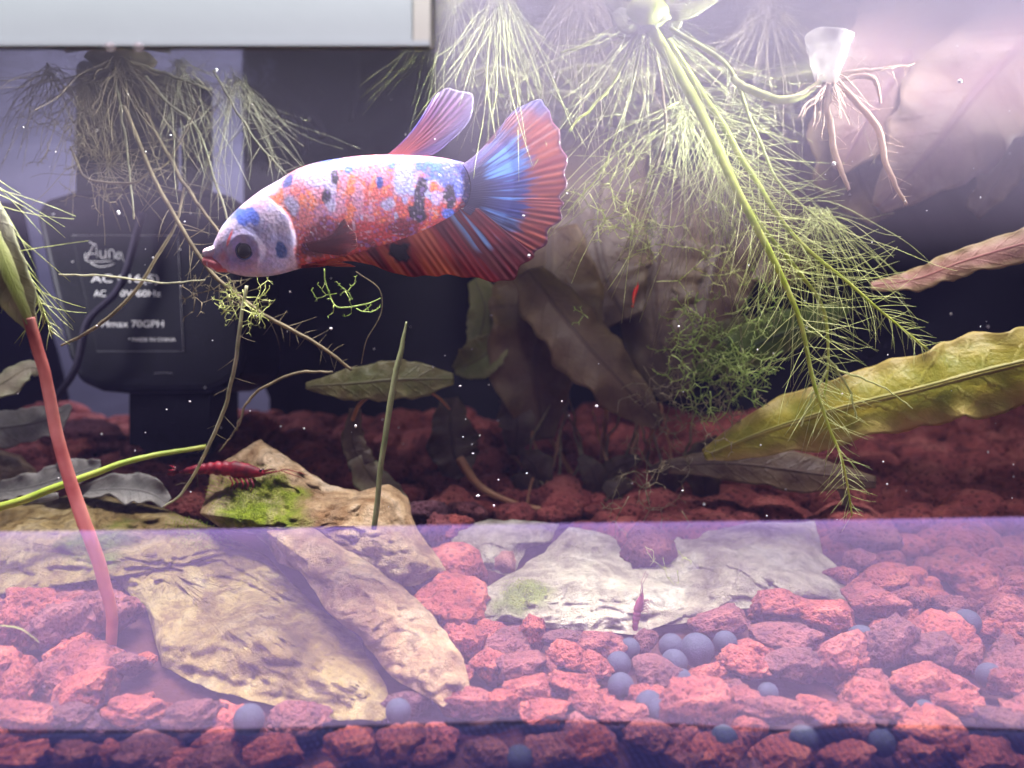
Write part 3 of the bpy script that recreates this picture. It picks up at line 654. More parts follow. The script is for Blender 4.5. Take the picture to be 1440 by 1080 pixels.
leaf(p5, 'leaf_yellow', [(990, 640, 8.6), (1080, 606, 8), (1180, 575, 7.4), (1290, 548, 6.8), (1380, 524, 6.3), (1480, 500, 5.8)], [8, 36, 47, 52, 58, 50], ruf=.26, nr=4, roll=14, cup=.25, nu=150, nv=25, seed=31, name='blade')
rb, _ = stem(p5, 'leafrib', [(1000, 637, 8.45), (1080, 604, 7.88), (1180, 573, 7.28), (1290, 546, 6.68), (1380, 522, 6.18), (1480, 498, 5.68)], [1, 1.8, 2.4], 'midrib')
p6 = thing('crypt_leaf', 'dull brown leaf lying flat beneath the large yellow-green leaf', 'leaf')
leaf(p6, 'leaf_brown', [(940, 655, 10), (1030, 652, 9.6), (1130, 664, 9.2), (1232, 678, 9)], [10, 24, 27, 8], ruf=.2, nr=3, roll=20, seed=33, name='blade')
leaf(p6, 'leaf_tan', [(1176, 674, 9.3), (1190, 700, 9.3), (1190, 726, 9.5)], [5, 7, 3], ruf=.1, nr=1, seed=34, name='blade')
p7 = thing('crypt_leaf', 'mid-green ruffled leaf behind the tangle of bladderwort', 'leaf')
leaf(p7, 'leaf_green', [(970, 528, 11), (1040, 494, 10.6), (1110, 465, 10.4), (1195, 432, 10.6)], [6, 26, 30, 8], ruf=.25, nr=4, roll=-10, seed=35, name='blade')
leaf(p7, 'leaf_olive', [(985, 480, 11.6), (1020, 462, 11.4), (1062, 446, 11.4)], [4, 12, 4], ruf=.2, nr=2, seed=36, name='blade')
p8 = thing('crypt_leaf', 'narrow pink and green leaf pointing in from the right', 'leaf')
leaf(p8, 'leaf_pink', [(1225, 402, 8), (1290, 392, 7.6), (1360, 366, 7.1), (1470, 334, 6.4)], [6, 16, 20, 26], ruf=.3, nr=4, roll=20, seed=37, name='blade')
p9 = thing('drooping_plant', 'large rose-brown leaves hanging from the surface beside the dark corner', 'plant')
leaf(p9, 'leaf_rose', [(1480, 20, 10.6), (1380, 120, 10), (1310, 210, 9.8), (1235, 292, 10)], [70, 92, 66, 10], ruf=.25, nr=3, roll=-15, cup=.25, seed=39)
leaf(p9, 'leaf_rose', [(1360, -40, 11.4), (1290, 60, 11), (1230, 150, 10.8), (1180, 240, 11)], [70, 90, 70, 10], ruf=.2, nr=2, roll=10, seed=41)
leaf(p9, 'leaf_brown', [(1210, 120, 12.5), (1200, 220, 12), (1240, 310, 12)], [40, 60, 20], ruf=.2, nr=2, seed=43)
leaf(p9, 'leaf_dark', [(1480, 130, 14.5), (1430, 210, 14), (1370, 300, 14)], [40, 46, 14], ruf=.35, nr=3, roll=20, seed=45)
p10 = thing('red_stem_plant', 'pale green leaf on a long salmon-red stem rooted in the gravel', 'plant')
leaf(p10, 'leaf_tan', [(-60, 250, 2.2), (-12, 340, 2.2), (18, 410, 2.3), (44, 462, 2.4)], [26, 34, 27, 8], ruf=.2, nr=2, seed=47)
leaf(p10, 'leaf_float', [(-20, 300, 2.0), (12, 380, 2.1), (42, 455, 2.3)], [7, 10, 5], ruf=.1, nr=1, roll=40, seed=48)
stem(p10, 'stem_red', [(40, 448, 2.35), (62, 520, 2.5), (82, 620, 2.8), (112, 720, 3.1), (142, 800, 3.4), (158, 870, 3.6), (154, 930, 3.9)], [8, 8, 8.5, 9.5, 9, 8, 7], 'stem', 120, 14, 2.5, 3)
p11 = thing('dead_leaf', 'crumpled grey dead leaf draped over the yellow-brown slab', 'leaf')
leaf(p11, 'leaf_grey', [(-30, 695, 9.4), (40, 686, 9), (100, 668, 8.8), (142, 655, 8.8)], [10, 20, 22, 8], ruf=.5, nr=3, roll=35, cup=-.3, seed=49, name='blade')
p12 = thing('dead_leaf', 'pale grey dead leaf with a curled end beside the red gravel', 'leaf')
leaf(p12, 'leaf_grey', [(100, 694, 8.8), (160, 688, 8.5), (205, 692, 8.4), (236, 708, 8.4)], [6, 20, 22, 8], ruf=.45, nr=2, roll=40, cup=-.4, seed=51, name='blade')
p13 = thing('dead_leaf', 'tan withered leaf beside the pump', 'leaf')
leaf(p13, 'leaf_tan', [(-30, 560, 9), (10, 535, 9), (40, 518, 9.2), (66, 520, 9.4)], [20, 24, 16, 4], ruf=.3, nr=2, roll=30, seed=53, name='blade')
leaf(p13, 'leaf_grey', [(-30, 605, 10), (30, 598, 9.8), (70, 590, 9.8), (100, 570, 10)], [26, 26, 22, 4], ruf=.3, nr=2, roll=20, seed=55, name='blade')
p14 = thing('leaf_chip', 'small white scrap of leaf on the yellow-brown slab', 'leaf')
leaf(p14, 'leaf_grey', [(38, 703, 7.9), (60, 701, 7.8), (82, 697, 7.8)], [4, 6, 4], ruf=.1, nr=1, nu=20, seed=57, name='blade')
st = thing('grass_stem', 'upright thin green plant stalk standing by the peaked rock', 'stalk')
stem(st, 'stem_stick', [(572, 452, 5.6), (562, 500, 5.6), (548, 570, 5.6), (536, 650, 5.6), (526, 745, 5.6)], [1.2, 4, 4.5, 4, 4], 'stalk', 60, 8, 1.5, 5)
sy = thing('green_stalk', 'bright yellow-green stalk lying across the slab towards the pump', 'stalk')
stem(sy, 'stem_green', [(-30, 722, 6.2), (40, 700, 6.2), (120, 670, 6.4), (200, 644, 6.8), (290, 628, 7.4)], [6, 5.5, 4.2, 3], 'stalk', 60, 8, 1.5, 7)

# ------------------------------------------------------------------ feathery roots and water weed
def hairs(parent, q, mat, step, ln, ang=52, name='root_hairs', start=.1, r=.55, seed=0, taper=True, jitter=.35):
    """fine side roots along a centreline q (px,py,Y)"""
    rg = np.random.default_rng(seed); b = MB(); n = len(q)
    d = np.r_[0, np.cumsum(np.linalg.norm(np.diff(q[:, :2], axis=0), axis=1))]; tot = d[-1]; s = tot * start; side = 1
    while s < tot:
        c = np.array([np.interp(s, d, q[:, j]) for j in range(3)]); e = np.array([np.interp(min(s + 4, tot + 1), d, q[:, j]) for j in range(3)])
        a0 = np.array([np.interp(max(s - 4, 0), d, q[:, j]) for j in range(3)]); t = (e - a0)[:2]; t /= np.linalg.norm(t) + 1e-9
        a = R(ang + rg.normal() * 16) * side; dr = np.array([t[0] * math.cos(a) - t[1] * math.sin(a), t[0] * math.sin(a) + t[1] * math.cos(a)])
        L = ln * rg.uniform(1 - jitter * 1.4, 1 + jitter) * (min(1, (tot - s) / tot * 2.2 + .25) if taper else 1); bend = rg.normal() * .14; yy = rg.uniform(-1, 1) * L * .012
        pts = []
        for m in range(6):
            u = m / 5; o = dr * L * u + np.array([-dr[1], dr[0]]) * bend * L * u * u; pts.append(P(c[0] + o[0], c[1] + o[1] + .04 * L * u * u, c[2] + yy * u))
        k = (c[2] + D) / F * .01; b.tube(pts, np.linspace(r, r * .35, 6) * k, 3)
        side = -side; s += step * rg.uniform(.4, 1.6)
    o = b.build(name, M[mat], parent); o['kind'] = 'stuff'; return o
def root(parent, pts, mat, r, hmat=None, step=8, ln=60, seed=0, ang=52, start=.1, wob=3, hr=.55, n=70):
    o, q = stem(parent, mat, pts, r, 'root', n, 6, wob, seed)
    if hmat: hairs(o, q, hmat, step, ln, ang, seed=seed, start=start, r=hr)
    return o
def spray(parent, c, Y, n, l0, l1, a0, a1, mat, r, seed, name='fine_roots', sag=.2, dy=2.):
    rg = np.random.default_rng(seed); b = MB()
    for i in range(n):
        a = R(rg.uniform(a0, a1)); L = rg.uniform(l0, l1); ox, oy = rg.normal(size=2) * 7; k2 = rg.normal() * .22; yy = rg.uniform(-dy, dy); pts = []
        for m in range(12):
            u = m / 11; w = 3 * math.sin(u * 9 + i)
            pts.append(P(c[0] + ox + math.cos(a) * L * u - math.sin(a) * k2 * L * u * u + w * .6, c[1] + oy - math.sin(a) * L * u - math.cos(a) * k2 * L * u * u + sag * L * u * u + w, Y + yy * u))
        b.tube(pts, np.linspace(r, r * .4, 12) * (Y + D) / F * .01, 3)
    o = b.build(name, M[mat], parent); o['kind'] = 'stuff'; return o

fp = thing('floating_plant', 'yellow-green floating plant trailing long feathery roots over the right side', 'plant')
for k in range(11):
    a = R(200 + k * 14 + (k % 3) * 5); L = 60 + 22 * (k % 4)
    leaf(fp, 'leaf_float', [(908, 12, 6.3), (908 + math.cos(a) * L * .5, 8 - math.sin(-a) * L * .3 * -1, 6.3 - .1 * (k % 3)), (908 + math.cos(a) * L, 20 + math.sin(a) * L * .75, 6.2 + .3 * (k % 3))], [6, 12, 3], ruf=.1, nr=1, nu=20, nv=7, seed=k)
mk('crown', IV3 * np.array([.0052, .004, .0042]) * (1 + .15 * fbm(IV3 * 3, 2, 4))[:, None] + np.array(P(908, 20, 6.3)), IF3, M['root_green'], fp)
root(fp, [(915, 40, 6.2), (980, 150, 5.6), (1035, 265, 5.3), (1090, 370, 5.2), (1122, 445, 5.2), (1142, 525, 5.3), (1166, 600, 5.4), (1186, 650, 5.5), (1197, 725, 5.8)], 'root_green', [8.5, 7, 5.5, 4, 3, 2.4, 1.8, 1.2], 'root_pale', 3.6, 88, 1, 48, .12)
root(fp, [(930, 45, 6.4), (1010, 170, 5.9), (1060, 250, 5.7), (1110, 325, 5.6), (1200, 405, 5.6), (1305, 492, 5.7)], 'root_green', [6, 5, 4, 3.2, 2.2, 1.2], 'root_pale', 3, 92, 2, 42, .16)
root(fp, [(925, 50, 6.6), (1000, 180, 6.3), (1050, 290, 6.2), (1120, 380, 6.2), (1160, 440, 6.3), (1165, 510, 6.4), (1160, 560, 6.4)], 'root_green', [5, 4.4, 3.2, 2.6, 2, 1.2], 'root_pale', 3.6, 92, 3, 50, .2)
root(fp, [(940, 40, 6.2), (1020, 90, 6), (1060, 180, 6), (1100, 260, 6.2), (1180, 330, 6.4)], 'root_pale', [4, 3, 2.2, 1.2], 'root_pale', 5, 85, 4, 45, .25)
root(fp, [(1160, 500, 6.4), (1190, 540, 6.3), (1205, 590, 6.3)], 'root_pale', [2, 1], 'root_pale', 14, 40, 5, 45)
root(fp, [(1165, 520, 6.4), (1135, 570, 6.3), (1128, 600, 6.3)], 'root_pale', [2, 1], None)
root(fp, [(1180, 520, 6.3), (1240, 545, 6.2), (1285, 575, 6.2)], 'root_pale', [1.6, .8], None)
root(fp, [(900, 40, 6.4), (860, 120, 6.2), (800, 183, 6.0)], 'root_green', [3, 2.2, 1.6], 'root_pale', 16, 40, 6)
root(fp, [(880, 30, 6.6), (830, 60, 6.4), (790, 75, 6.4)], 'root_green', [4, 3, 1.5], None)
root(fp, [(905, 50, 7), (880, 150, 7), (850, 230, 7.2), (800, 300, 7.6)], 'root_pale', [2, 1.6, 1], 'root_pale', 12, 50, 8)
root(fp, [(920, 60, 7), (935, 180, 7), (900, 300, 7.2), (870, 365, 7.2)], 'root_brown', [2.2, 1.8, 1.4], 'root_brown', 20, 50, 9)
spray(fp, (908, 30), 6.6, 70, 60, 230, 190, 350, 'root_pale', .8, 11)
spray(fp, (960, 150), 7.4, 60, 60, 260, 200, 320, 'root_pale', .7, 12)
spray(fp, (700, -10), 6.5, 90, 60, 210, 230, 310, 'root_pale', .8, 13, dy=3)
spray(fp, (820, -10), 8, 80, 80, 260, 215, 330, 'root_brown', .9, 14, dy=3)
spray(fp, (1000, 230), 8.5, 70, 60, 240, 200, 340, 'root_brown', .8, 15, dy=2)
spray(fp, (1150, 300), 7, 60, 60, 200, 220, 350, 'root_pale', .6, 16, dy=2)
spray(fp, (640, -10), 7.5, 50, 60, 180, 220, 300, 'root_pale', .8, 17, dy=2)
spray(fp, (1080, 10), 8.5, 60, 60, 220, 200, 340, 'root_brown', .9, 18, dy=2)

f2 = thing('floating_seedling', 'small floating plant with a glassy white bulb and pinkish roots', 'plant')
prof = [(0, 118), (14, 116), (19, 100), (24, 84), (29, 66), (33, 52), (27, 50), (22, 62), (14, 76), (0, 80)]; v = []; f = []; k = (5.5 + D) / F * .01; ns = 28
prof = spline(prof, 36); prof[:, 0] = prof[:, 0].clip(0)
for r_, y_ in prof:
    for i in range(ns):
        a = 2 * math.pi * i / ns; rr = r_ * (1 + .07 * math.sin(3 * a + y_ * .05) + .03 * math.sin(7 * a + y_ * .2)); c = P(1164, y_, 5.5); v.append((c[0] + rr * k * math.cos(a), c[1] + rr * k * math.sin(a), c[2] + 1.5e-4 * math.sin(2 * a)))
for j in range(len(prof) - 1):
    for i in range(ns): f.append((j * ns + i, j * ns + (i + 1) % ns, (j + 1) * ns + (i + 1) % ns, (j + 1) * ns + i))
mk('bulb', v, f, M['bulb'], f2)
root(f2, [(1160, 112, 5.5), (1125, 135, 5.4), (1085, 138, 5.4), (1048, 122, 5.5), (1030, 108, 5.6)], 'root_pale', [4, 6, 6, 5], 'root_pale', 14, 36, 21)
root(f2, [(1163, 116, 5.5), (1166, 170, 5.4), (1178, 225, 5.4), (1194, 268, 5.4)], 'root_pink', [4, 5, 4.5, 2.5], 'root_pink', 10, 22, 22)
root(f2, [(1176, 112, 5.5), (1210, 150, 5.4), (1238, 190, 5.4), (1250, 240, 5.4), (1275, 288, 5.4)], 'root_pink', [4, 5, 5, 4, 2], 'root_pink', 7, 34, 23)
root(f2, [(1180, 106, 5.5), (1215, 100, 5.5), (1250, 96, 5.5), (1285, 90, 5.6)], 'root_pink', [4, 3, 2.5, 1], 'root_pink', 9, 24, 24)
root(f2, [(1180, 112, 5.6), (1225, 110, 5.6), (1240, 145, 5.6)], 'root_pink', [3, 4, 1.5], None)
spray(f2, (1165, 116), 5.5, 34, 20, 70, 190, 350, 'root_pink', 1.1, 25, dy=1)

f3 = thing('floating_plant', 'tangle of grey-green floating roots in front of the pump top', 'plant')
for k in range(7):
    a = R(180 + k * 28); L = 70 + 14 * (k % 3)
    leaf(f3, 'leaf_olive', [(165, 78, 8), (165 + math.cos(a) * L * .5, 72 - 12, 8.2), (165 + math.cos(a) * L, 62 + 10 * (k % 2), 8.4)], [5, 10, 3], ruf=.1, nr=1, nu=18, nv=7, seed=60 + k)
mk('crown', IV3 * np.array([.008, .005, .003]) * (1 + .2 * fbm(IV3 * 3, 2, 8))[:, None] + np.array(P(170, 84, 8)), IF3, M['root_brown'], f3)
spray(f3, (170, 92), 7.6, 60, 40, 160, 185, 355, 'root_brown', 1.0, 31)
spray(f3, (250, 90), 7.6, 40, 40, 190, 250, 350, 'root_grey', .7, 32)
spray(f3, (70, 100), 8, 40, 30, 130, 185, 355, 'root_brown', .8, 33)
root(f3, [(185, 88, 7.6), (240, 106, 7.3), (298, 128, 7.2)], 'root_grey', [3.2, 2.4, 2], 'root_brown', 8, 50, 34)
root(f3, [(205, 108, 7.4), (232, 140, 7.2), (275, 180, 7.1), (300, 250, 7.2), (322, 310, 7.3)], 'root_grey', [2.6, 2, 1.6], 'root_brown', 12, 30, 35)
root(f3, [(300, 100, 7.4), (335, 160, 7.2), (370, 210, 7.2), (408, 250, 7.3)], 'root_grey', [1.6, 1.4, .8], 'root_grey', 7, 50, 36)
root(f3, [(165, 120, 7.2), (176, 200, 7), (190, 308, 7)], 'root_grey', [2.2, 2, 1.2], None)
root(f3, [(175, 150, 6.8), (215, 245, 6.6), (262, 330, 6.5), (310, 396, 6.4), (370, 440, 6.4), (440, 480, 6.5), (495, 522, 6.6)], 'root_brown', [3.4, 3.4, 3, 3, 2.6, 2.2], 'root_brown', 7, 46, 37, 60)
root(f3, [(205, 160, 7), (260, 260, 6.8), (310, 330, 6.7)], 'root_brown', [2.4, 2.8, 2], 'root_brown', 14, 30, 38)
root(f3, [(262, 262, 6.8), (240, 330, 6.6), (180, 420, 6.6), (122, 468, 6.7), (88, 486, 6.9)], 'root_brown', [1.8, 2.6, 2.6, 1.5], None)
root(f3, [(120, 130, 7.4), (112, 170, 7.3), (130, 220, 7.2)], 'root_brown', [2, 1.6, 1], 'root_brown', 8, 30, 39)
root(f3, [(100, 205, 7), (120, 250, 6.9), (180, 258, 6.9), (210, 244, 6.9), (240, 225, 7), (280, 150, 7)], 'root_brown', [1.6, 2, 1.6, 1.2], 'root_brown', 12, 26, 40)
root(f3, [(85, 385, 6.4), (160, 390, 6.3), (230, 398, 6.2), (290, 394, 6.2)], 'root_grey', [1.2, 1.4, 1.2, .8], None)
root(f3, [(345, 400, 5.8), (338, 470, 5.8), (328, 530, 5.9), (310, 590, 6.1), (285, 645, 6.4), (258, 690, 6.8), (230, 712, 7)], 'root_grey', [2.6, 3, 3, 2.8, 2.4, 1.8, 1.2], 'root_brown', 26, 26, 41)
root(f3, [(470, 522, 7), (420, 525, 7), (370, 545, 7), (345, 570, 7), (338, 600, 7)], 'root_brown', [1.4, 1.8, 2, 1], None)
root(f3, [(345, 575, 7), (330, 605, 7), (310, 635, 7)], 'root_brown', [1.6, 1], None)

spray(f3, (120, 110), 8.4, 60, 40, 170, 190, 350, 'root_brown', .7, 71, dy=2); spray(f3, (330, 110), 8, 50, 40, 190, 230, 330, 'root_grey', .6, 72, dy=2)
spray(f3, (150, 230), 7.4, 40, 30, 120, 0, 360, 'root_brown', .7, 73, dy=1.5)
f4 = thing('feathery_root', 'pale feathery root hanging beside the salmon-red stem', 'root')
o, q = stem(f4, 'root_pale', [(-30, 210, 3), (0, 290, 3), (24, 350, 3), (50, 410, 3.1), (75, 470, 3.2)], [3, 2.5, 2, 1], 'root', 60, 6, 2, 3)
hairs(o, q, 'root_pale', 5, 90, 22, seed=44, start=.1, r=.8)

def weed(parent, c, Y, rad, n, seed, mat='weed', r=.8, seg=16, depth=5, spread=1.):
    """angular, forking bladderwort strands"""
    rg = np.random.default_rng(seed); b = MB(); kk = (Y + D) / F * .01
    def grow(p, a, y, dp, L, rr):
        m = 3; pts = [(p[0], p[1], y)]
        for i in range(m):
            a += rg.normal() * .16; p = (p[0] + math.cos(a) * L / m, p[1] - math.sin(a) * L / m); y += rg.normal() * .06; pts.append((p[0], p[1], y))
        b.tube([P(*w) for w in pts], np.linspace(rr, rr * .8, m + 1) * kk, 3)
        for s_ in (-1, 1):   # short bristles at the fork
            for _ in range(2 if rg.random() < .6 else 0):
                aa = a + s_ * rg.uniform(.5, 1.5); l2 = L * rg.uniform(.25, .5); b.tube([P(*pts[-1]), P(p[0] + math.cos(aa) * l2, p[1] - math.sin(aa) * l2, y + rg.normal() * .1)], np.array([rr * .7, rr * .3]) * kk, 3)
        if dp > 0 and math.hypot((p[0] - c[0]) / spread, p[1] - c[1]) < rad:
            grow(p, a + rg.uniform(.2, .9) * rg.choice((-1, 1)), y, dp - 1, L * rg.uniform(.75, 1.05), rr * .92)
            if rg.random() < .45: grow(p, a + rg.uniform(.6, 1.2) * rg.choice((-1, 1)), y, dp - 2, L * .7, rr * .8)
    for i in range(n):
        a = rg.uniform(0, 6.28); d = rad * .75 * math.sqrt(rg.random())
        grow((c[0] + math.cos(a) * d * spread, c[1] + math.sin(a) * d), rg.uniform(0, 6.28), Y + rg.normal() * .5, depth, seg * rg.uniform(.7, 1.3), r * rg.uniform(.75, 1.2))
    return b.build('strand', M[mat], parent)
w1 = thing('bladderwort', 'dense tangle of green bladderwort in front of the mid-green leaf', 'water weed')
weed(w1, (1005, 500), 8, 85, 46, 1, 'weed', .95, 18, 5)
weed(w1, (990, 560), 8.6, 85, 22, 2, 'root_brown', .9, 17, 5)
weed(w1, (1060, 430), 7.6, 40, 10, 3, 'weed', .9, 16, 4)
w2 = thing('bladderwort', 'loose strands of bladderwort hanging between tail fin and feathery roots', 'water weed')
weed(w2, (940, 330), 7.6, 110, 20, 4, 'root_pale', .95, 24, 5); weed(w2, (870, 260), 7.2, 70, 12, 5, 'root_pale', .9, 22, 4); weed(w2, (840, 450), 8, 30, 2, 6, 'weed', 1.0, 10, 2)
weed(w2, (900, 560), 9, 60, 8, 16, 'root_brown', .9, 18, 4)
w3 = thing('bladderwort', 'small green sprig of bladderwort beneath the fish belly', 'water weed')
weed(w3, (490, 425), 6, 34, 6, 7, 'weed', .8, 13, 3, 1.6); stem(w3, 'weed', [(455, 378, 6), (460, 405, 6), (475, 432, 6), (510, 428, 6), (535, 420, 6)], [.9, 1, .9, .6], 'strand', 30, 4, 1.5, 4)
stem(w3, 'root_brown', [(500, 382, 6.4), (532, 405, 6.4), (536, 440, 6.4), (515, 480, 6.4), (508, 512, 6.6)], [.6, .6], 'strand', 40, 4, 1, 4)
w4 = thing('bladderwort', 'knotted clump of bladderwort just under the fish mouth', 'water weed')
weed(w4, (345, 425), 5.6, 34, 16, 8, 'root_pale', .85, 15, 4); weed(w4, (300, 410), 6.4, 40, 8, 9, 'root_brown', .8, 16, 4)
w5 = thing('bladderwort', 'fine grey bladderwort in front of the pale wall beside the pump neck', 'water weed')
weed(w5, (85, 185), 8, 60, 18, 10, 'root_brown', .8, 16, 4); weed(w5, (150, 250), 7.6, 60, 9, 11, 'root_brown', .8, 18, 4)
w6 = thing('bladderwort', 'thin bladderwort threads lying on the floor by the pale slabs', 'water weed')
weed(w6, (905, 690), 8, 60, 10, 12, 'root_brown', .8, 20, 4, 1.6); weed(w6, (940, 790), 6, 30, 4, 13, 'root_pale', .7, 16, 3)
stem(w6, 'root_pale', [(0, 880, 1.6), (30, 885, 1.6), (55, 903, 1.7)], [1, 1.2, .8], 'strand', 24, 4, 1, 6)

# ------------------------------------------------------------------ shrimps
def front_Y(obs, px, py):
    best = 99
    for o in obs:
        c = np.empty(len(o.data.vertices) * 3); o.data.vertices.foreach_get('co', c); c = c.reshape(-1, 3) * 100; k = F / (c[:, 1] + D)
        m = np.hypot(720 + c[:, 0] * k - px, 540 - c[:, 2] * k - py) < 7
        if m.any(): best = min(best, c[m, 1].min())
    return best
def tufts(o, px, py, rad, n, mat, seed):
    rg = np.random.default_rng(seed); m = o.data; b = MB(); c = np.empty(len(m.vertices) * 3); m.vertices.foreach_get('co', c); c = c.reshape(-1, 3); nn = np.empty(len(c) * 3); m.vertices.foreach_get('normal', nn); nn = nn.reshape(-1, 3)
    k = F / (c[:, 1] * 100 + D); d = np.hypot(720 + c[:, 0] * 100 * k - px, (540 - c[:, 2] * 100 * k - py) * 1.6); ids = np.where((d < rad) & (nn[:, 1] < .2))[0]
    for i in rg.choice(ids, min(n, len(ids)), replace=False):
        L = rg.uniform(.0004, .0014) * (1.15 - d[i] / rad); dr = nn[i] + rg.normal(size=3) * .6 + np.array([0, 0, .3]); dr /= np.linalg.norm(dr)
        b.tube([c[i] - dr * .0002, c[i] + dr * L * .5, c[i] + dr * L + rg.normal(size=3) * L * .3], np.array([.00012, .0001, .00004]), 3)
    q = b.build('algae_tuft', M[mat], o); q['kind'] = 'stuff'
ROCKS = {o['label'][:12]: o for o in bpy.data.objects if o.get('category') == 'rock'}
M['algae'] = m_strand('algae', (.20, .30, .02), (.46, .50, .05), .3, 400)
tufts(ROCKS['peaked tan r'], 345, 690, 66, 900, 'algae', 1); tufts(ROCKS['pale slab wi'], 735, 832, 34, 260, 'algae', 2); tufts(ROCKS['broad yellow'], 290, 738, 60, 260, 'algae', 3)
SY1 = front_Y([ROCKS['peaked tan r']], 325, 678) - .12; SY2 = front_Y([ROCKS['pale slab wi'], ROCKS['flat-topped ']], 897, 868) - .2
def shrimp(label, mat, c, Y, L, ang, seed=0, curl=.25, legs=True):
    t_ = thing('shrimp', label, 'shrimp'); k = (Y + D) / F * .01; c0 = np.array(P(*c, Y)); ca, sa = math.cos(R(ang)), math.sin(R(ang))
    def W_(x, z, y=0.): return (c0[0] + (x * ca - z * sa) * L * k, c0[1] + y * L * k, c0[2] + (x * sa + z * ca) * L * k)
    u = np.linspace(0, 1, 60); prof = np.interp(u, [0, .06, .2, .38, .42, .6, .8, .93, 1], [.012, .045, .085, .095, .085, .075, .055, .035, .012])
    prof = prof * (1 + .05 * np.where(u > .4, np.sign(np.sin(u * 70)) * 1.5, 0))
    xs = .5 - u; zs = -curl * (np.clip(u - .35, 0, 1)) ** 2 * 1.0 + .03 * np.sin(u * 3.1)
    V = []; f = []; S = 14
    for i in range(60):
        for j in range(S):
            a = 2 * math.pi * j / S; V.append(W_(xs[i], zs[i] + prof[i] * math.cos(a), prof[i] * .8 * math.sin(a)))
    for i in range(59):
        for j in range(S): f.append((i * S + j, i * S + (j + 1) % S, (i + 1) * S + (j + 1) % S, (i + 1) * S + j))
    f += [tuple(range(S)), tuple(59 * S + j for j in range(S - 1, -1, -1))]
    mk('body', V, f, M[mat], t_)
    for s_ in (-1, 0, 1):
        V = [W_(-.49, zs[-1], .0), W_(-.56, zs[-1] + .03 + .03 * s_, .035 * s_ - .012), W_(-.64, zs[-1] + .015 + .05 * s_, .06 * s_), W_(-.56, zs[-1] - .02 + .03 * s_, .035 * s_ + .012), W_(-.56, zs[-1] + .01 + .03 * s_, .035 * s_ + .02)]
        mk('tail_fan', V, [(0, 1, 2), (0, 2, 3), (0, 4, 1), (1, 4, 2), (0, 3, 4), (3, 2, 4)], M[mat], t_)
    b = MB(); b.tube([W_(.46, .02), W_(.55, .055), W_(.62, .06)], np.array([.016, .01, .003]) * L * k, 5); b.build('rostrum', M[mat], t_)
    for s_ in (-1, 1): mk('eye', IV3 * (.018 * L * k) + np.array(W_(.45, .035, .05 * s_)), IF3, M['eye'], t_)
    if legs:
        rg = np.random.default_rng(seed)
        for i in range(5):
            for s_ in (-1, 1):
                b = MB(); x0 = .34 - i * .06; b.tube([W_(x0, -.06, .04 * s_), W_(x0 + .05, -.13, .07 * s_), W_(x0 + .02 + rg.normal() * .02, -.2, .08 * s_)], np.array([.012, .009, .005]) * L * k, 4); b.build('leg', M[mat], t_)
        for s_ in (-1, 1):
            b = MB(); b.tube([W_(.48, 0, .03 * s_), W_(.7, .06, .1 * s_), W_(.95, .0, .16 * s_)], np.array([.008, .005, .003]) * L * k, 4); b.build('antenna', M[mat], t_)
shrimp('deep red shrimp crawling over the algae on the peaked rock', 'shrimp', (313, 662), SY1, 122, -4, 1, .12)
shrimp('tiny bright red shrimp among the dark stems', 'shrimp_bright', (893, 414), 8.6, 30, 72, 2, .2, False)
shrimp('faint purple shrimp climbing the pale slab', 'shrimp_pale', (897, 866), SY2, 66, 78, 3, .1)

# ------------------------------------------------------------------ the fish
fish = thing('betta_fish', 'koi betta fish patched white, blue, red and black, swimming left', 'fish')
FY = 4.2
def zx(x): return 280 + .375 * np.asarray(x, float)
def zy(y): return 90 + .375 * np.asarray(y, float)
def blobmix(c, X, Y, x, y, rx, ry, col, rot=0, soft=.25, seed=0, amt=1.):
    a = R(rot); dx, dy = X - x, Y - y; u = (dx * math.cos(a) + dy * math.sin(a)) / rx; w = (-dx * math.sin(a) + dy * math.cos(a)) / ry
    d = np.sqrt(u * u + w * w) + .55 * fbm(np.stack([X / 26, Y / 26, X * 0 + seed], 1), 3, 5)
    m = np.clip((1.05 - d) / soft, 0, 1)[:, None] * amt
    return c * (1 - m) + np.array(col) * m
WH = (.44, .38, .60); LAV = (.36, .37, .70); PINKW = (.54, .23, .34); BLUE = (.07, .14, .62); DBLUE = (.03, .05, .26); BLK = (.020, .014, .035)
RED = (.50, .045, .04); ORG = (.72, .17, .06); SAL = (.66, .17, .16); DRED = (.20, .02, .03); BRI = (.14, .34, .85)
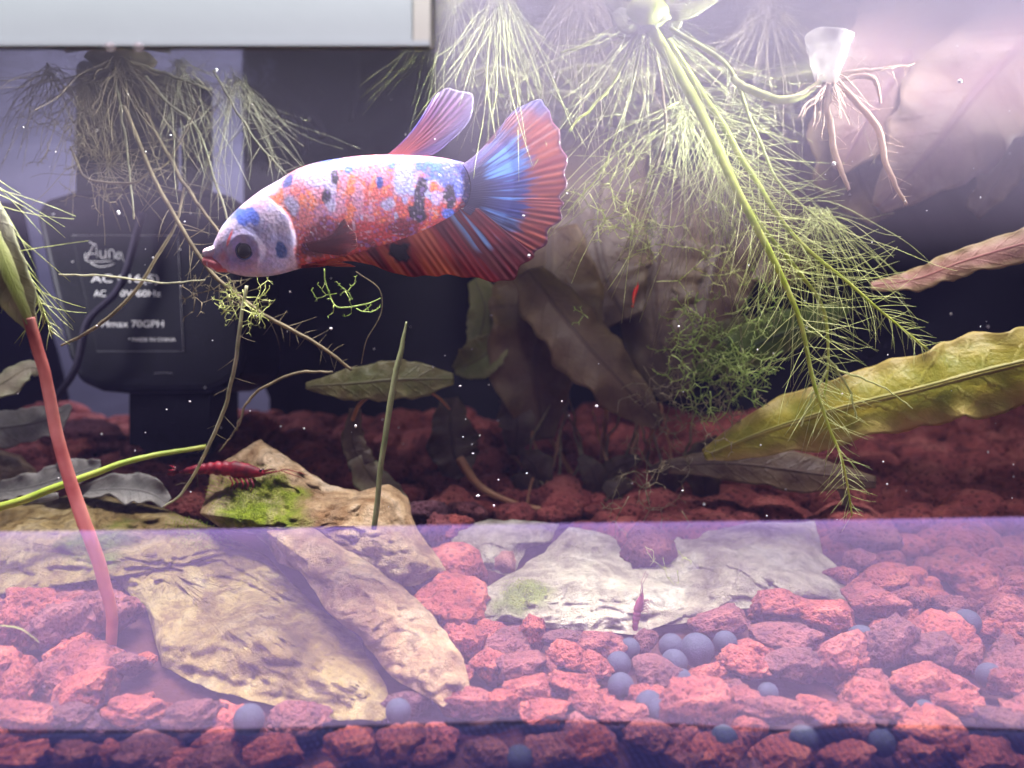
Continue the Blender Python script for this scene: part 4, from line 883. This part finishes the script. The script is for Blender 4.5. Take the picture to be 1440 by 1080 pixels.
def bodycol(X, Y, t):
    c = np.array(SAL) * (1 - t[:, None]) + np.array(RED) * t[:, None]
    n1 = fbm(np.stack([X / 34 + Y / 90, Y / 60 - X / 160, X * 0], 1), 3, 31); n2 = fbm(np.stack([X / 15 + Y / 60, Y / 26, X * 0], 1), 3, 37)
    m = np.clip((n1 + .35 - t * .75) / .12, 0, 1)[:, None] * .85; c = c * (1 - m) + np.array(PINKW) * m
    m = np.clip((n2 - .22 - .25 * (t - .5)) / .08, 0, 1)[:, None] * .9; c = c * (1 - m) + np.array(ORG) * m
    for k, (x, y, rx, ry, col, rot) in enumerate([(600, 375, 110, 34, PINKW, 0), (670, 365, 42, 34, SAL, 0), (460, 430, 72, 55, WH, 10), (520, 395, 90, 26, LAV, -12), (775, 435, 52, 88, LAV, 8), (500, 380, 50, 16, BLUE, -15), (880, 395, 70, 48, BLUE, 0), (960, 420, 70, 80, (.10, .13, .55), 0),
            (1010, 470, 40, 90, DBLUE, 0), (1060, 450, 50, 70, (.05, .08, .36), 0), (880, 480, 44, 50, LAV, 0), (335, 545, 24, 95, ORG, -14), (395, 570, 26, 62, WH, -28), (440, 550, 30, 60, ORG, -18), (360, 470, 24, 36, DBLUE, 10), (510, 470, 30, 55, WH, -20), (530, 445, 14, 40, BLK, -15), (515, 545, 22, 40, WH, -10), (500, 520, 18, 22, BLK, 0),
            (575, 415, 18, 22, BLUE, 0), (605, 500, 20, 50, PINKW, 0), (685, 460, 15, 26, DBLUE, 0), (722, 380, 18, 22, BLUE, 0), (585, 480, 18, 50, ORG, 10), (655, 550, 10, 22, PINKW, 0), (715, 540, 24, 26, WH, 0), (625, 595, 8, 14, WH, 0), (745, 580, 10, 18, WH, 0),
            (830, 500, 26, 78, BLK, 4), (940, 490, 24, 62, BLK, 0), (885, 465, 22, 22, ORG, 0), (890, 500, 20, 30, (.62, .42, .78), 0), (945, 560, 34, 24, BLUE, 0), (820, 570, 40, 40, BLK, 0), (430, 610, 36, 50, SAL, 0), (560, 650, 130, 48, DRED, 10), (480, 690, 80, 40, (.16, .03, .05), -12), (660, 640, 90, 40, RED, 0), (770, 620, 60, 40, DRED, 0)]):
        c = blobmix(c, X, Y, x, y, rx, ry, col, rot, .28, k)
    return c
def headcol(X, Y):
    n = fbm(np.stack([X / 40, Y / 40, X * 0], 1), 4, 51); c = np.array((.46, .46, .76)) + (np.array((.70, .56, .70)) - np.array((.46, .46, .76))) * np.clip(n + .6, 0, 1)[:, None]
    c = blobmix(c, X, Y, 250, 540, 90, 60, PINKW, -35, .8, 1, .6); c = blobmix(c, X, Y, 215, 600, 56, 38, BLUE, 20, .3, 2); c = blobmix(c, X, Y, 345, 718, 26, 30, (.05, .10, .30), 20, .35, 3)
    for (x0, y0, x1, y1, w_, cc) in ((100, 655, 150, 760, 5, (.45, .28, .55)), (150, 760, 215, 790, 5, (.50, .40, .66)), (250, 640, 305, 720, 5, (.46, .42, .70)), (300, 735, 270, 795, 5, (.46, .42, .70)), (180, 660, 255, 655, 5, (.46, .42, .72)), (300, 590, 290, 640, 5, (.52, .34, .55))):  # jaw and gill creases shaded in the colour
        dxy = np.array([x1 - x0, y1 - y0]); u_ = np.clip(((X - x0) * dxy[0] + (Y - y0) * dxy[1]) / (dxy @ dxy), 0, 1); d_ = np.hypot(X - x0 - dxy[0] * u_, Y - y0 - dxy[1] * u_) + 8 * n; m_ = np.exp(-(d_ / w_) ** 2)[:, None] * .6; c = c * (1 - m_) + np.array(cc) * m_
    c = blobmix(c, X, Y, 158, 682, 7, 36, (.75, .10, .10), 20, .5, 4); c = blobmix(c, X, Y, 130, 745, 34, 30, (.78, .30, .32), 0, .9, 5, .8); c = blobmix(c, X, Y, 120, 610, 16, 14, (.30, .42, .62), 0, .6, 6); c = blobmix(c, X, Y, 185, 690, 20, 40, (.70, .55, .88), 0, .7, 8)
    return c
topo = np.array([(70, 735), (82, 690), (98, 655), (125, 610), (180, 550), (250, 490), (320, 445), (385, 402), (460, 374), (560, 352), (660, 338), (760, 334), (860, 334), (940, 342), (1000, 356), (1050, 385), (1085, 425)], float)
boto = np.array([(70, 745), (95, 772), (140, 792), (190, 803), (250, 803), (310, 792), (365, 775), (430, 758), (500, 742), (580, 720), (680, 690), (780, 655), (880, 612), (960, 575), (1010, 548), (1055, 520), (1085, 480)], float)
NU, NV = 330, 190
tp = spline(topo, NU); bt = spline(boto, NU); V = []; C = []; us = np.linspace(0, 1, NU)
wid = np.interp(us, [0, .05, .14, .25, .36, .5, .7, .85, 1], [.30, .62, .74, .74, .66, .60, .48, .32, .10])
for i in range(NU):
    hz = np.linalg.norm(tp[i] - bt[i]) / 2; a = np.linspace(0, 2 * math.pi, NV, endpoint=False)
    ca = np.cos(a); s_ = (1 - ca) / 2; X = tp[i, 0] + (bt[i, 0] - tp[i, 0]) * s_; Yz = tp[i, 1] + (bt[i, 1] - tp[i, 1]) * s_
    lat = np.sign(np.sin(a)) * np.abs(np.sin(a)) ** .85 * hz * wid[i]
    # gill cover: everything ahead of a curved edge is raised a little
    edge = 392 - ((Yz - 690) / 110) ** 2 * 26 - np.clip(600 - Yz, 0, 200) * .55; g = 1 / (1 + np.exp((X - edge) / 3.0)); zone = np.exp(-((Yz - 700) / 120) ** 2)
    lat = lat * (1 + .13 * g * zone * np.exp(-((X - edge) / 90) ** 2))
    # eye socket, cheek
    dd = np.sqrt((X - 212) ** 2 + (Yz - 722) ** 2); lat = lat * (1 - .10 * np.exp(-(dd / 34) ** 2) + .05 * np.exp(-((dd - 52) / 16) ** 2))
    k = (FY + D) / F * .375
    turn = (X - 560) * .0009                      # head a touch nearer the glass
    Yd = FY + turn - lat * k
    kk = (FY + D) / F
    V.append(np.stack([(zx(X) - 720) * kk, Yd, (540 - zy(Yz)) * kk], 1) * .01)
    t_ = s_; hc = headcol(X, Yz); bc = bodycol(X, Yz, t_)
    e2 = edge + 10 * fbm(np.stack([X / 30, Yz / 30, X * 0], 1), 3, 61); hm = 1 / (1 + np.exp((X - e2) / 2.2)); hm = np.where(Yz < 520, 1 / (1 + np.exp((X - (318 + (520 - Yz) * .35)) / 5)), hm)
    line = np.exp(-((X - edge - 6) / 5) ** 2) * (Yz > 590) * .75
    col = (bc * (1 - hm[:, None]) + hc * hm[:, None]) * (1 - line[:, None]) + np.array((.16, .03, .04)) * line[:, None]
    fq = np.stack([X / 9, Yz / 9, X * 0], 1); f1 = fbm(fq, 3, 83); f2 = fbm(fq * .8 + 31, 3, 85); sc2 = vnoise(np.stack([X / 5.5 + Yz / 11, Yz / 5.5, X * 0], 1), 87)
    ca_, sa_ = math.cos(.30), math.sin(.30); Xa = (X * ca_ - Yz * sa_) / 19; Ya = (X * sa_ + Yz * ca_) / 14
    rw = np.floor(Ya); xx = Xa + .5 * (rw % 2); fx = xx - np.floor(xx) - .5; fy = Ya - rw - .5
    scd = np.clip((np.hypot(fx + .12, fy) - .36) / .16, 0, 1) * (1 - hm); sch = np.clip(1 - np.hypot(fx - .1, fy) / .35, 0, 1) * (1 - hm)
    col = col * (1 + .26 * f1 + .10 * sc2 - .38 * scd + .22 * sch)[:, None]
    bw = (np.clip((f2 - .28) / .12, 0, 1) * (1 - hm) * .55)[:, None]; col = col * (1 - bw) + np.array((.22, .12, .40)) * bw
    bw = (np.clip((-f2 - .36) / .12, 0, 1) * (1 - hm) * .45)[:, None]; col = col * (1 - bw) + np.array((.62, .50, .66)) * bw
    bw = (np.clip((f2 - .34) / .15, 0, 1) * hm * .4)[:, None]; col = col * (1 - bw) + np.array((.30, .32, .62)) * bw
    C.append(col)
V = np.vstack(V); C = np.vstack(C).clip(0, 1); f = []
for i in range(NU - 1):
    for j in range(NV): f.append((i * NV + j, i * NV + (j + 1) % NV, (i + 1) * NV + (j + 1) % NV, (i + 1) * NV + j))
f += [tuple(range(NV)), tuple((NU - 1) * NV + j for j in range(NV - 1, -1, -1))]
body = mk('body', V, f, M['fish'], fish, True, C)
k = (FY + D) / F * .375 * .01
def FP(x, y, off=0.): return np.array([(float(zx(x)) - 720) * (FY + D) / F * .01, (FY + (x - 560) * .0009) * .01 - off * k, (540 - float(zy(y))) * (FY + D) / F * .01])
def lat_at(x, y):
    i = int(np.argmin((tp[:, 0] - x) ** 2 + (bt[:, 0] - x) ** 2)); hz = np.linalg.norm(tp[i] - bt[i]) / 2; s_ = np.clip((y - tp[i, 1]) / (bt[i, 1] - tp[i, 1]), 0.01, .99); return math.sqrt(1 - (1 - 2 * s_) ** 2) ** .85 * hz * wid[i]
for sd in (1, -1):
    of = lat_at(212, 722) * sd; ey = mk('eye', IV4 * np.array([26, 15, 29]) * k + FP(212, 722, of * .93), IF4, M['eye'], fish)
    b = MB(); b.tube([FP(212 + 28 * math.cos(a), 722 + 31 * math.sin(a), of * .93 + 1 * sd) for a in np.linspace(0, 2 * math.pi, 40)], 3.2 * k, 6); b.build('eye_ring', M['eye_ring'], ey)
LIPC = lambda n, c: np.tile(np.array(c), (n, 1))
for nm, pts, rr, cc in (('upper_lip', [(112, 690, 10), (92, 712, 14), (66, 722, 10), (62, 722, 0), (66, 722, -10), (92, 712, -14), (112, 690, -10)], [14, 20, 20, 19, 20, 20, 14], (.82, .58, .60)), ('lower_lip', [(135, 775, 14), (95, 766, 14), (66, 752, 10), (62, 750, 0), (66, 752, -10), (95, 766, -14), (135, 775, -14)], [14, 22, 20, 19, 20, 22, 14], (.72, .20, .22))):
    q = spline(pts, 40); rad = np.interp(np.linspace(0, 1, 40), np.linspace(0, 1, 7), rr); b = MB(); b.tube([FP(*w) for w in q], rad * k, 12); n = len(b.v)
    vv = np.array(b.v); cl = np.tile(np.array(cc), (n, 1)) + .12 * fbm(vv * 1500, 3, 3)[:, None]; cl = np.where((fbm(vv * 700, 2, 8) > .15)[:, None], np.array((.85, .80, .84)), cl); mk(nm, b.v, b.f, M['fish'], fish, True, cl.clip(0, 1))

def fin(name, base, edge, cfun, mat, off=0, bow=0., nr=26, nu=180, nv=46, ray=2.2, side=1, scal=6, wave=0., fade=0.):
    """rays run from the base line to the edge line (zoomed fish pixels)"""
    B = spline(base, nu); E = spline(edge, nu); us = np.linspace(0, 1, nu)
    ph = us * nr * 2 * math.pi; sc_ = 1 + scal * .0022 * np.sin(ph * .31 + .6) + .035 * vnoise(np.stack([us * nr * .5, us * 0, us * 0], 1), 11); V = []; C = []
    for j in range(nv):
        t = j / (nv - 1); w = B + (E - B) * t * (1 + (sc_ - 1) * t)[:, None]
        n = np.stack([-(E - B)[:, 1], (E - B)[:, 0]], 1); n /= np.linalg.norm(n, axis=1)[:, None] + 1e-6
        w = w + n * (bow * np.sin(t * math.pi) * 1.0)
        dep = off * (1 - np.clip(t / .45, 0, 1) * fade) + ray * .55 * (np.sin(ph) * (.5 + .8 * vnoise(np.stack([us * nr, us * 0 + t * 2, us * 0], 1), 3))) * (.35 + t) + wave * t * t * np.sin(us * 9 + 1) * 10 + 5 * t * fbm(np.stack([us * 8, us * 0 + t * 2, us * 0], 1), 2, 6)
        for i in range(nu): V.append(FP(w[i, 0], w[i, 1], dep[i]))
        C.append(cfun(w[:, 0], w[:, 1], us, np.full(nu, t), ph))
    V = np.array(V); C = np.vstack(C).clip(0, 1); th = np.array([0, 1.2 * k, 0]); N = len(V); f = []
    for j in range(nv - 1):
        for i in range(nu - 1):
            a = j * nu + i; f += [(a, a + 1, a + nu + 1, a + nu), (N + a, N + a + nu, N + a + nu + 1, N + a + 1)]
        a = j * nu; f.append((a, a + nu, N + a + nu, N + a)); a = j * nu + nu - 1; f.append((a + nu, a, N + a, N + a + nu))
    for i in range(nu - 1): f.append((i, N + i, N + i + 1, i + 1)); a = (nv - 1) * nu + i; f.append((a, a + 1, N + a + 1, N + a))
    return mk(name, np.vstack([V - th, V + th]), f, M[mat], fish, True, np.vstack([C, C]))
def lerp(a, b, m): return np.asarray(a) * (1 - m[:, None]) + np.asarray(b) * m[:, None]
def streak(us, t, sd, fr=60): return fbm(np.stack([us * fr, t * 2.5, us * 0], 1), 3, sd)
def c_tail(X, Y, us, t, ph):
    s = streak(us, t, 71); e = np.clip(((t + .20 * s) - .56) / .10, 0, 1)
    inn = lerp((.012, .014, .07), (.03, .06, .36), np.clip(t * 2.6 - .35, 0, 1)); hl0 = np.clip((vnoise(np.stack([us * 26, us * 0, us * 0], 1), 4) * .9 + s * 1.3 + .05) * np.clip(t * 3 - .3, 0, 1), 0, 1); hl = np.clip((hl0 - .12) * 2.6, 0, 1); inn = lerp(inn, BRI, hl)
    out = lerp((.52, .12, .07), (.34, .05, .06), np.clip(.5 + s * 1.5, 0, 1)); out = lerp(out, (.24, .04, .07), np.clip((.55 - np.sin(ph)) * .3, 0, 1))
    c = lerp(inn, out, e); up = np.clip((.30 - us) / .10, 0, 1); upc = lerp((.20, .15, .42), (.46, .20, .26), np.clip(t * 1.6 + s - .3, 0, 1)); c = lerp(c, upc, up * np.clip(1.0 - hl * .3, 0, 1) * .8)
    dn = np.clip((us - .80) / .08, 0, 1) * (1 - e); c = lerp(c, (.05, .03, .10), dn * .8)
    ed = np.clip((t - .955) / .03, 0, 1); c = lerp(c, (.12, .05, .14), ed * .7); tipu = np.clip((.34 - us) / .08, 0, 1) * np.clip((t - .84) / .08, 0, 1); return lerp(c, (.14, .16, .46), tipu * .8)
fin('tail_fin', [(985, 368), (1005, 405), (1015, 455), (1005, 505), (985, 540)], [(1115, 250), (1175, 150), (1245, 105), (1310, 118), (1335, 190), (1366, 290), (1390, 385), (1378, 470), (1366, 520), (1330, 600), (1275, 680), (1230, 705)], c_tail, 'fin', lat_at(985, 455) + 2, 0, 34, 260, 60, 2.4, 1, 9, .35, 1.)
def c_anal(X, Y, us, t, ph):
    s = streak(us, t, 81, 46); s = s * .6 + .6 * vnoise(np.stack([us * 17, t * 1.2, us * 0], 1), 14); c = lerp(RED, ORG, np.clip((s - .05) * 2.4, 0, 1)); c = lerp(c, DRED, np.clip((-s - .10) * 3.5, 0, 1)); c = lerp(c, (.06, .012, .04), np.clip((us - .70) / .06, 0, 1) * np.clip((s * 2 + .75), 0, 1) * .8)
    org = np.exp(-((us - .60) / .055) ** 2); c = lerp(c, (.78, .20, .07), org * .85); c = lerp(c, (.05, .01, .03), np.clip((.25 - us) / .1, 0, 1) * np.clip(.7 - t, 0, 1))
    c = blobmix(c, X, Y, 748, 706, 46, 42, BLK, 0, .3, 3); bl = np.clip((us - .80) / .03, 0, 1) * np.clip((.95 - us) / .03, 0, 1) * np.clip((np.sin(ph * .5) + s * 2 - .25) * 2, 0, 1) * np.clip((.62 - t) / .1, 0, 1); return lerp(c, (.22, .42, .80), bl * .85)
fin('anal_fin', [(400, 745), (480, 705), (560, 665), (660, 625), (760, 590), (860, 560), (950, 535), (1045, 530)], [(396, 772), (470, 768), (560, 745), (640, 752), (720, 782), (800, 790), (880, 786), (960, 792), (1050, 805), (1130, 808), (1200, 770), (1255, 700)], c_anal, 'fin', 26, 0, 30, 240, 50, 2.2, 1, 7, .25)
def c_dors(X, Y, us, t, ph):
    s = streak(us, t, 91, 40); c = lerp((.78, .26, .30), (.30, .14, .34), np.clip(t * 1.5 + s * .5 - .1, 0, 1)); c = lerp(c, (.12, .12, .48), np.clip((.16 - us) / .08, 0, 1) * np.clip(t * 2, 0, 1)); c = lerp(c, (.20, .16, .46), np.clip((us - .55) / .2, 0, 1) * .8); c = lerp(c, (.52, .45, .70), np.clip((t - .85) / .15, 0, 1) * .7); return c
fin('dorsal_fin', [(690, 345), (730, 343), (770, 342), (815, 344)], [(850, 150), (890, 90), (935, 62), (985, 72), (1020, 105), (1022, 165), (985, 225), (930, 275)], c_dors, 'fin_thin', 0, 14, 14, 120, 46, 2.6, 1, 6, .5)
def c_pect(X, Y, us, t, ph):
    s = streak(us, t, 95, 30); c = lerp((.10, .015, .03), (.30, .04, .05), np.clip(.4 + s * 2, 0, 1)); return lerp(c, (.5, .16, .14), np.clip(t - .7, 0, 1))
fin('pectoral_fin', [(425, 690), (432, 705), (440, 720)], [(560, 600), (600, 640), (610, 680), (590, 715), (560, 735)], c_pect, 'fin_thin', lat_at(440, 700) + 8, 0, 12, 70, 30, 1.4, 1, 6, .8)
fin('pelvic_fin', [(410, 760), (425, 758), (440, 755)], [(520, 745), (560, 752), (600, 765)], lambda X, Y, us, t, ph: lerp((.5, .06, .05), (.72, .22, .10), np.clip(.5 + streak(us, t, 97, 20), 0, 1)), 'fin_thin', 46, 6, 5, 40, 24, 1.2)

# ------------------------------------------------------------------ specks drifting in the water
b = MB(); rg = np.random.default_rng(77); t0v, t0f = ico(1)
for i in range(230):
    px, py, Y = rg.uniform(0, 1440), rg.uniform(40, 735), rg.uniform(2.5, 13); r = rg.uniform(.8, 1.9) * (Y + D) / F * .01 * (1.5 if rg.random() < .12 else .8)
    b.add(t0v * r * rg.uniform(.6, 1.4, 3) + np.array(P(px, py, Y)), t0f)
tag(b.build('specks', M['speck']), 'tiny white specks drifting in the water', 'specks', kind='stuff')

# ------------------------------------------------------------------ floating pads added to shade the back gravel
pads = thing('shade_pads', 'raft of small round floating leaves added to shade the back gravel', 'plant')
rg = np.random.default_rng(5); pm = []
for s in range(4):
    n = 22; a = np.linspace(.25, 2 * math.pi - .25, n); rr = 1 + .1 * np.sin(3 * a + s) + .05 * rg.normal(size=n); top = [(0, 0, .0)] + [(math.cos(w) * q, math.sin(w) * q, .10 * q + .05 * math.sin(2 * w + s)) for w, q in zip(a, rr)]
    bot = [(x, y, z - .09) for x, y, z in top]; N = n + 1; f = []; L = [(.5, 0, 0)] + [(.5, 1, 0)] * n
    for i in range(1, n): f += [(0, i, i + 1), (N, N + i + 1, N + i), (i, N + i, N + i + 1, i + 1)]
    f += [(0, N, N + 1, 1), (n, N + n, N, 0)]
    o = mk('pad', np.array(top + bot) * .01, f, M['leaf_float'], pads, True, None, L + L); pm.append(o)
base = list(pm); cnt = 0
for gy_ in np.arange(12.4, 19, 1.55):
    for gx_ in np.arange(0, 21, 1.7):
        x, y, sc = gx_ + rg.uniform(-.5, .5), gy_ + rg.uniform(-.4, .4), rg.uniform(.75, 1.15)
        o = base[cnt] if cnt < 4 else base[cnt % 4].copy()
        if cnt >= 4: COL.objects.link(o)
        o.location = (x * .01, y * .01, .0898); o.scale = (sc, sc, 1); o.rotation_euler = (rg.normal() * .06, rg.normal() * .06, rg.uniform(0, 6.3)); cnt += 1
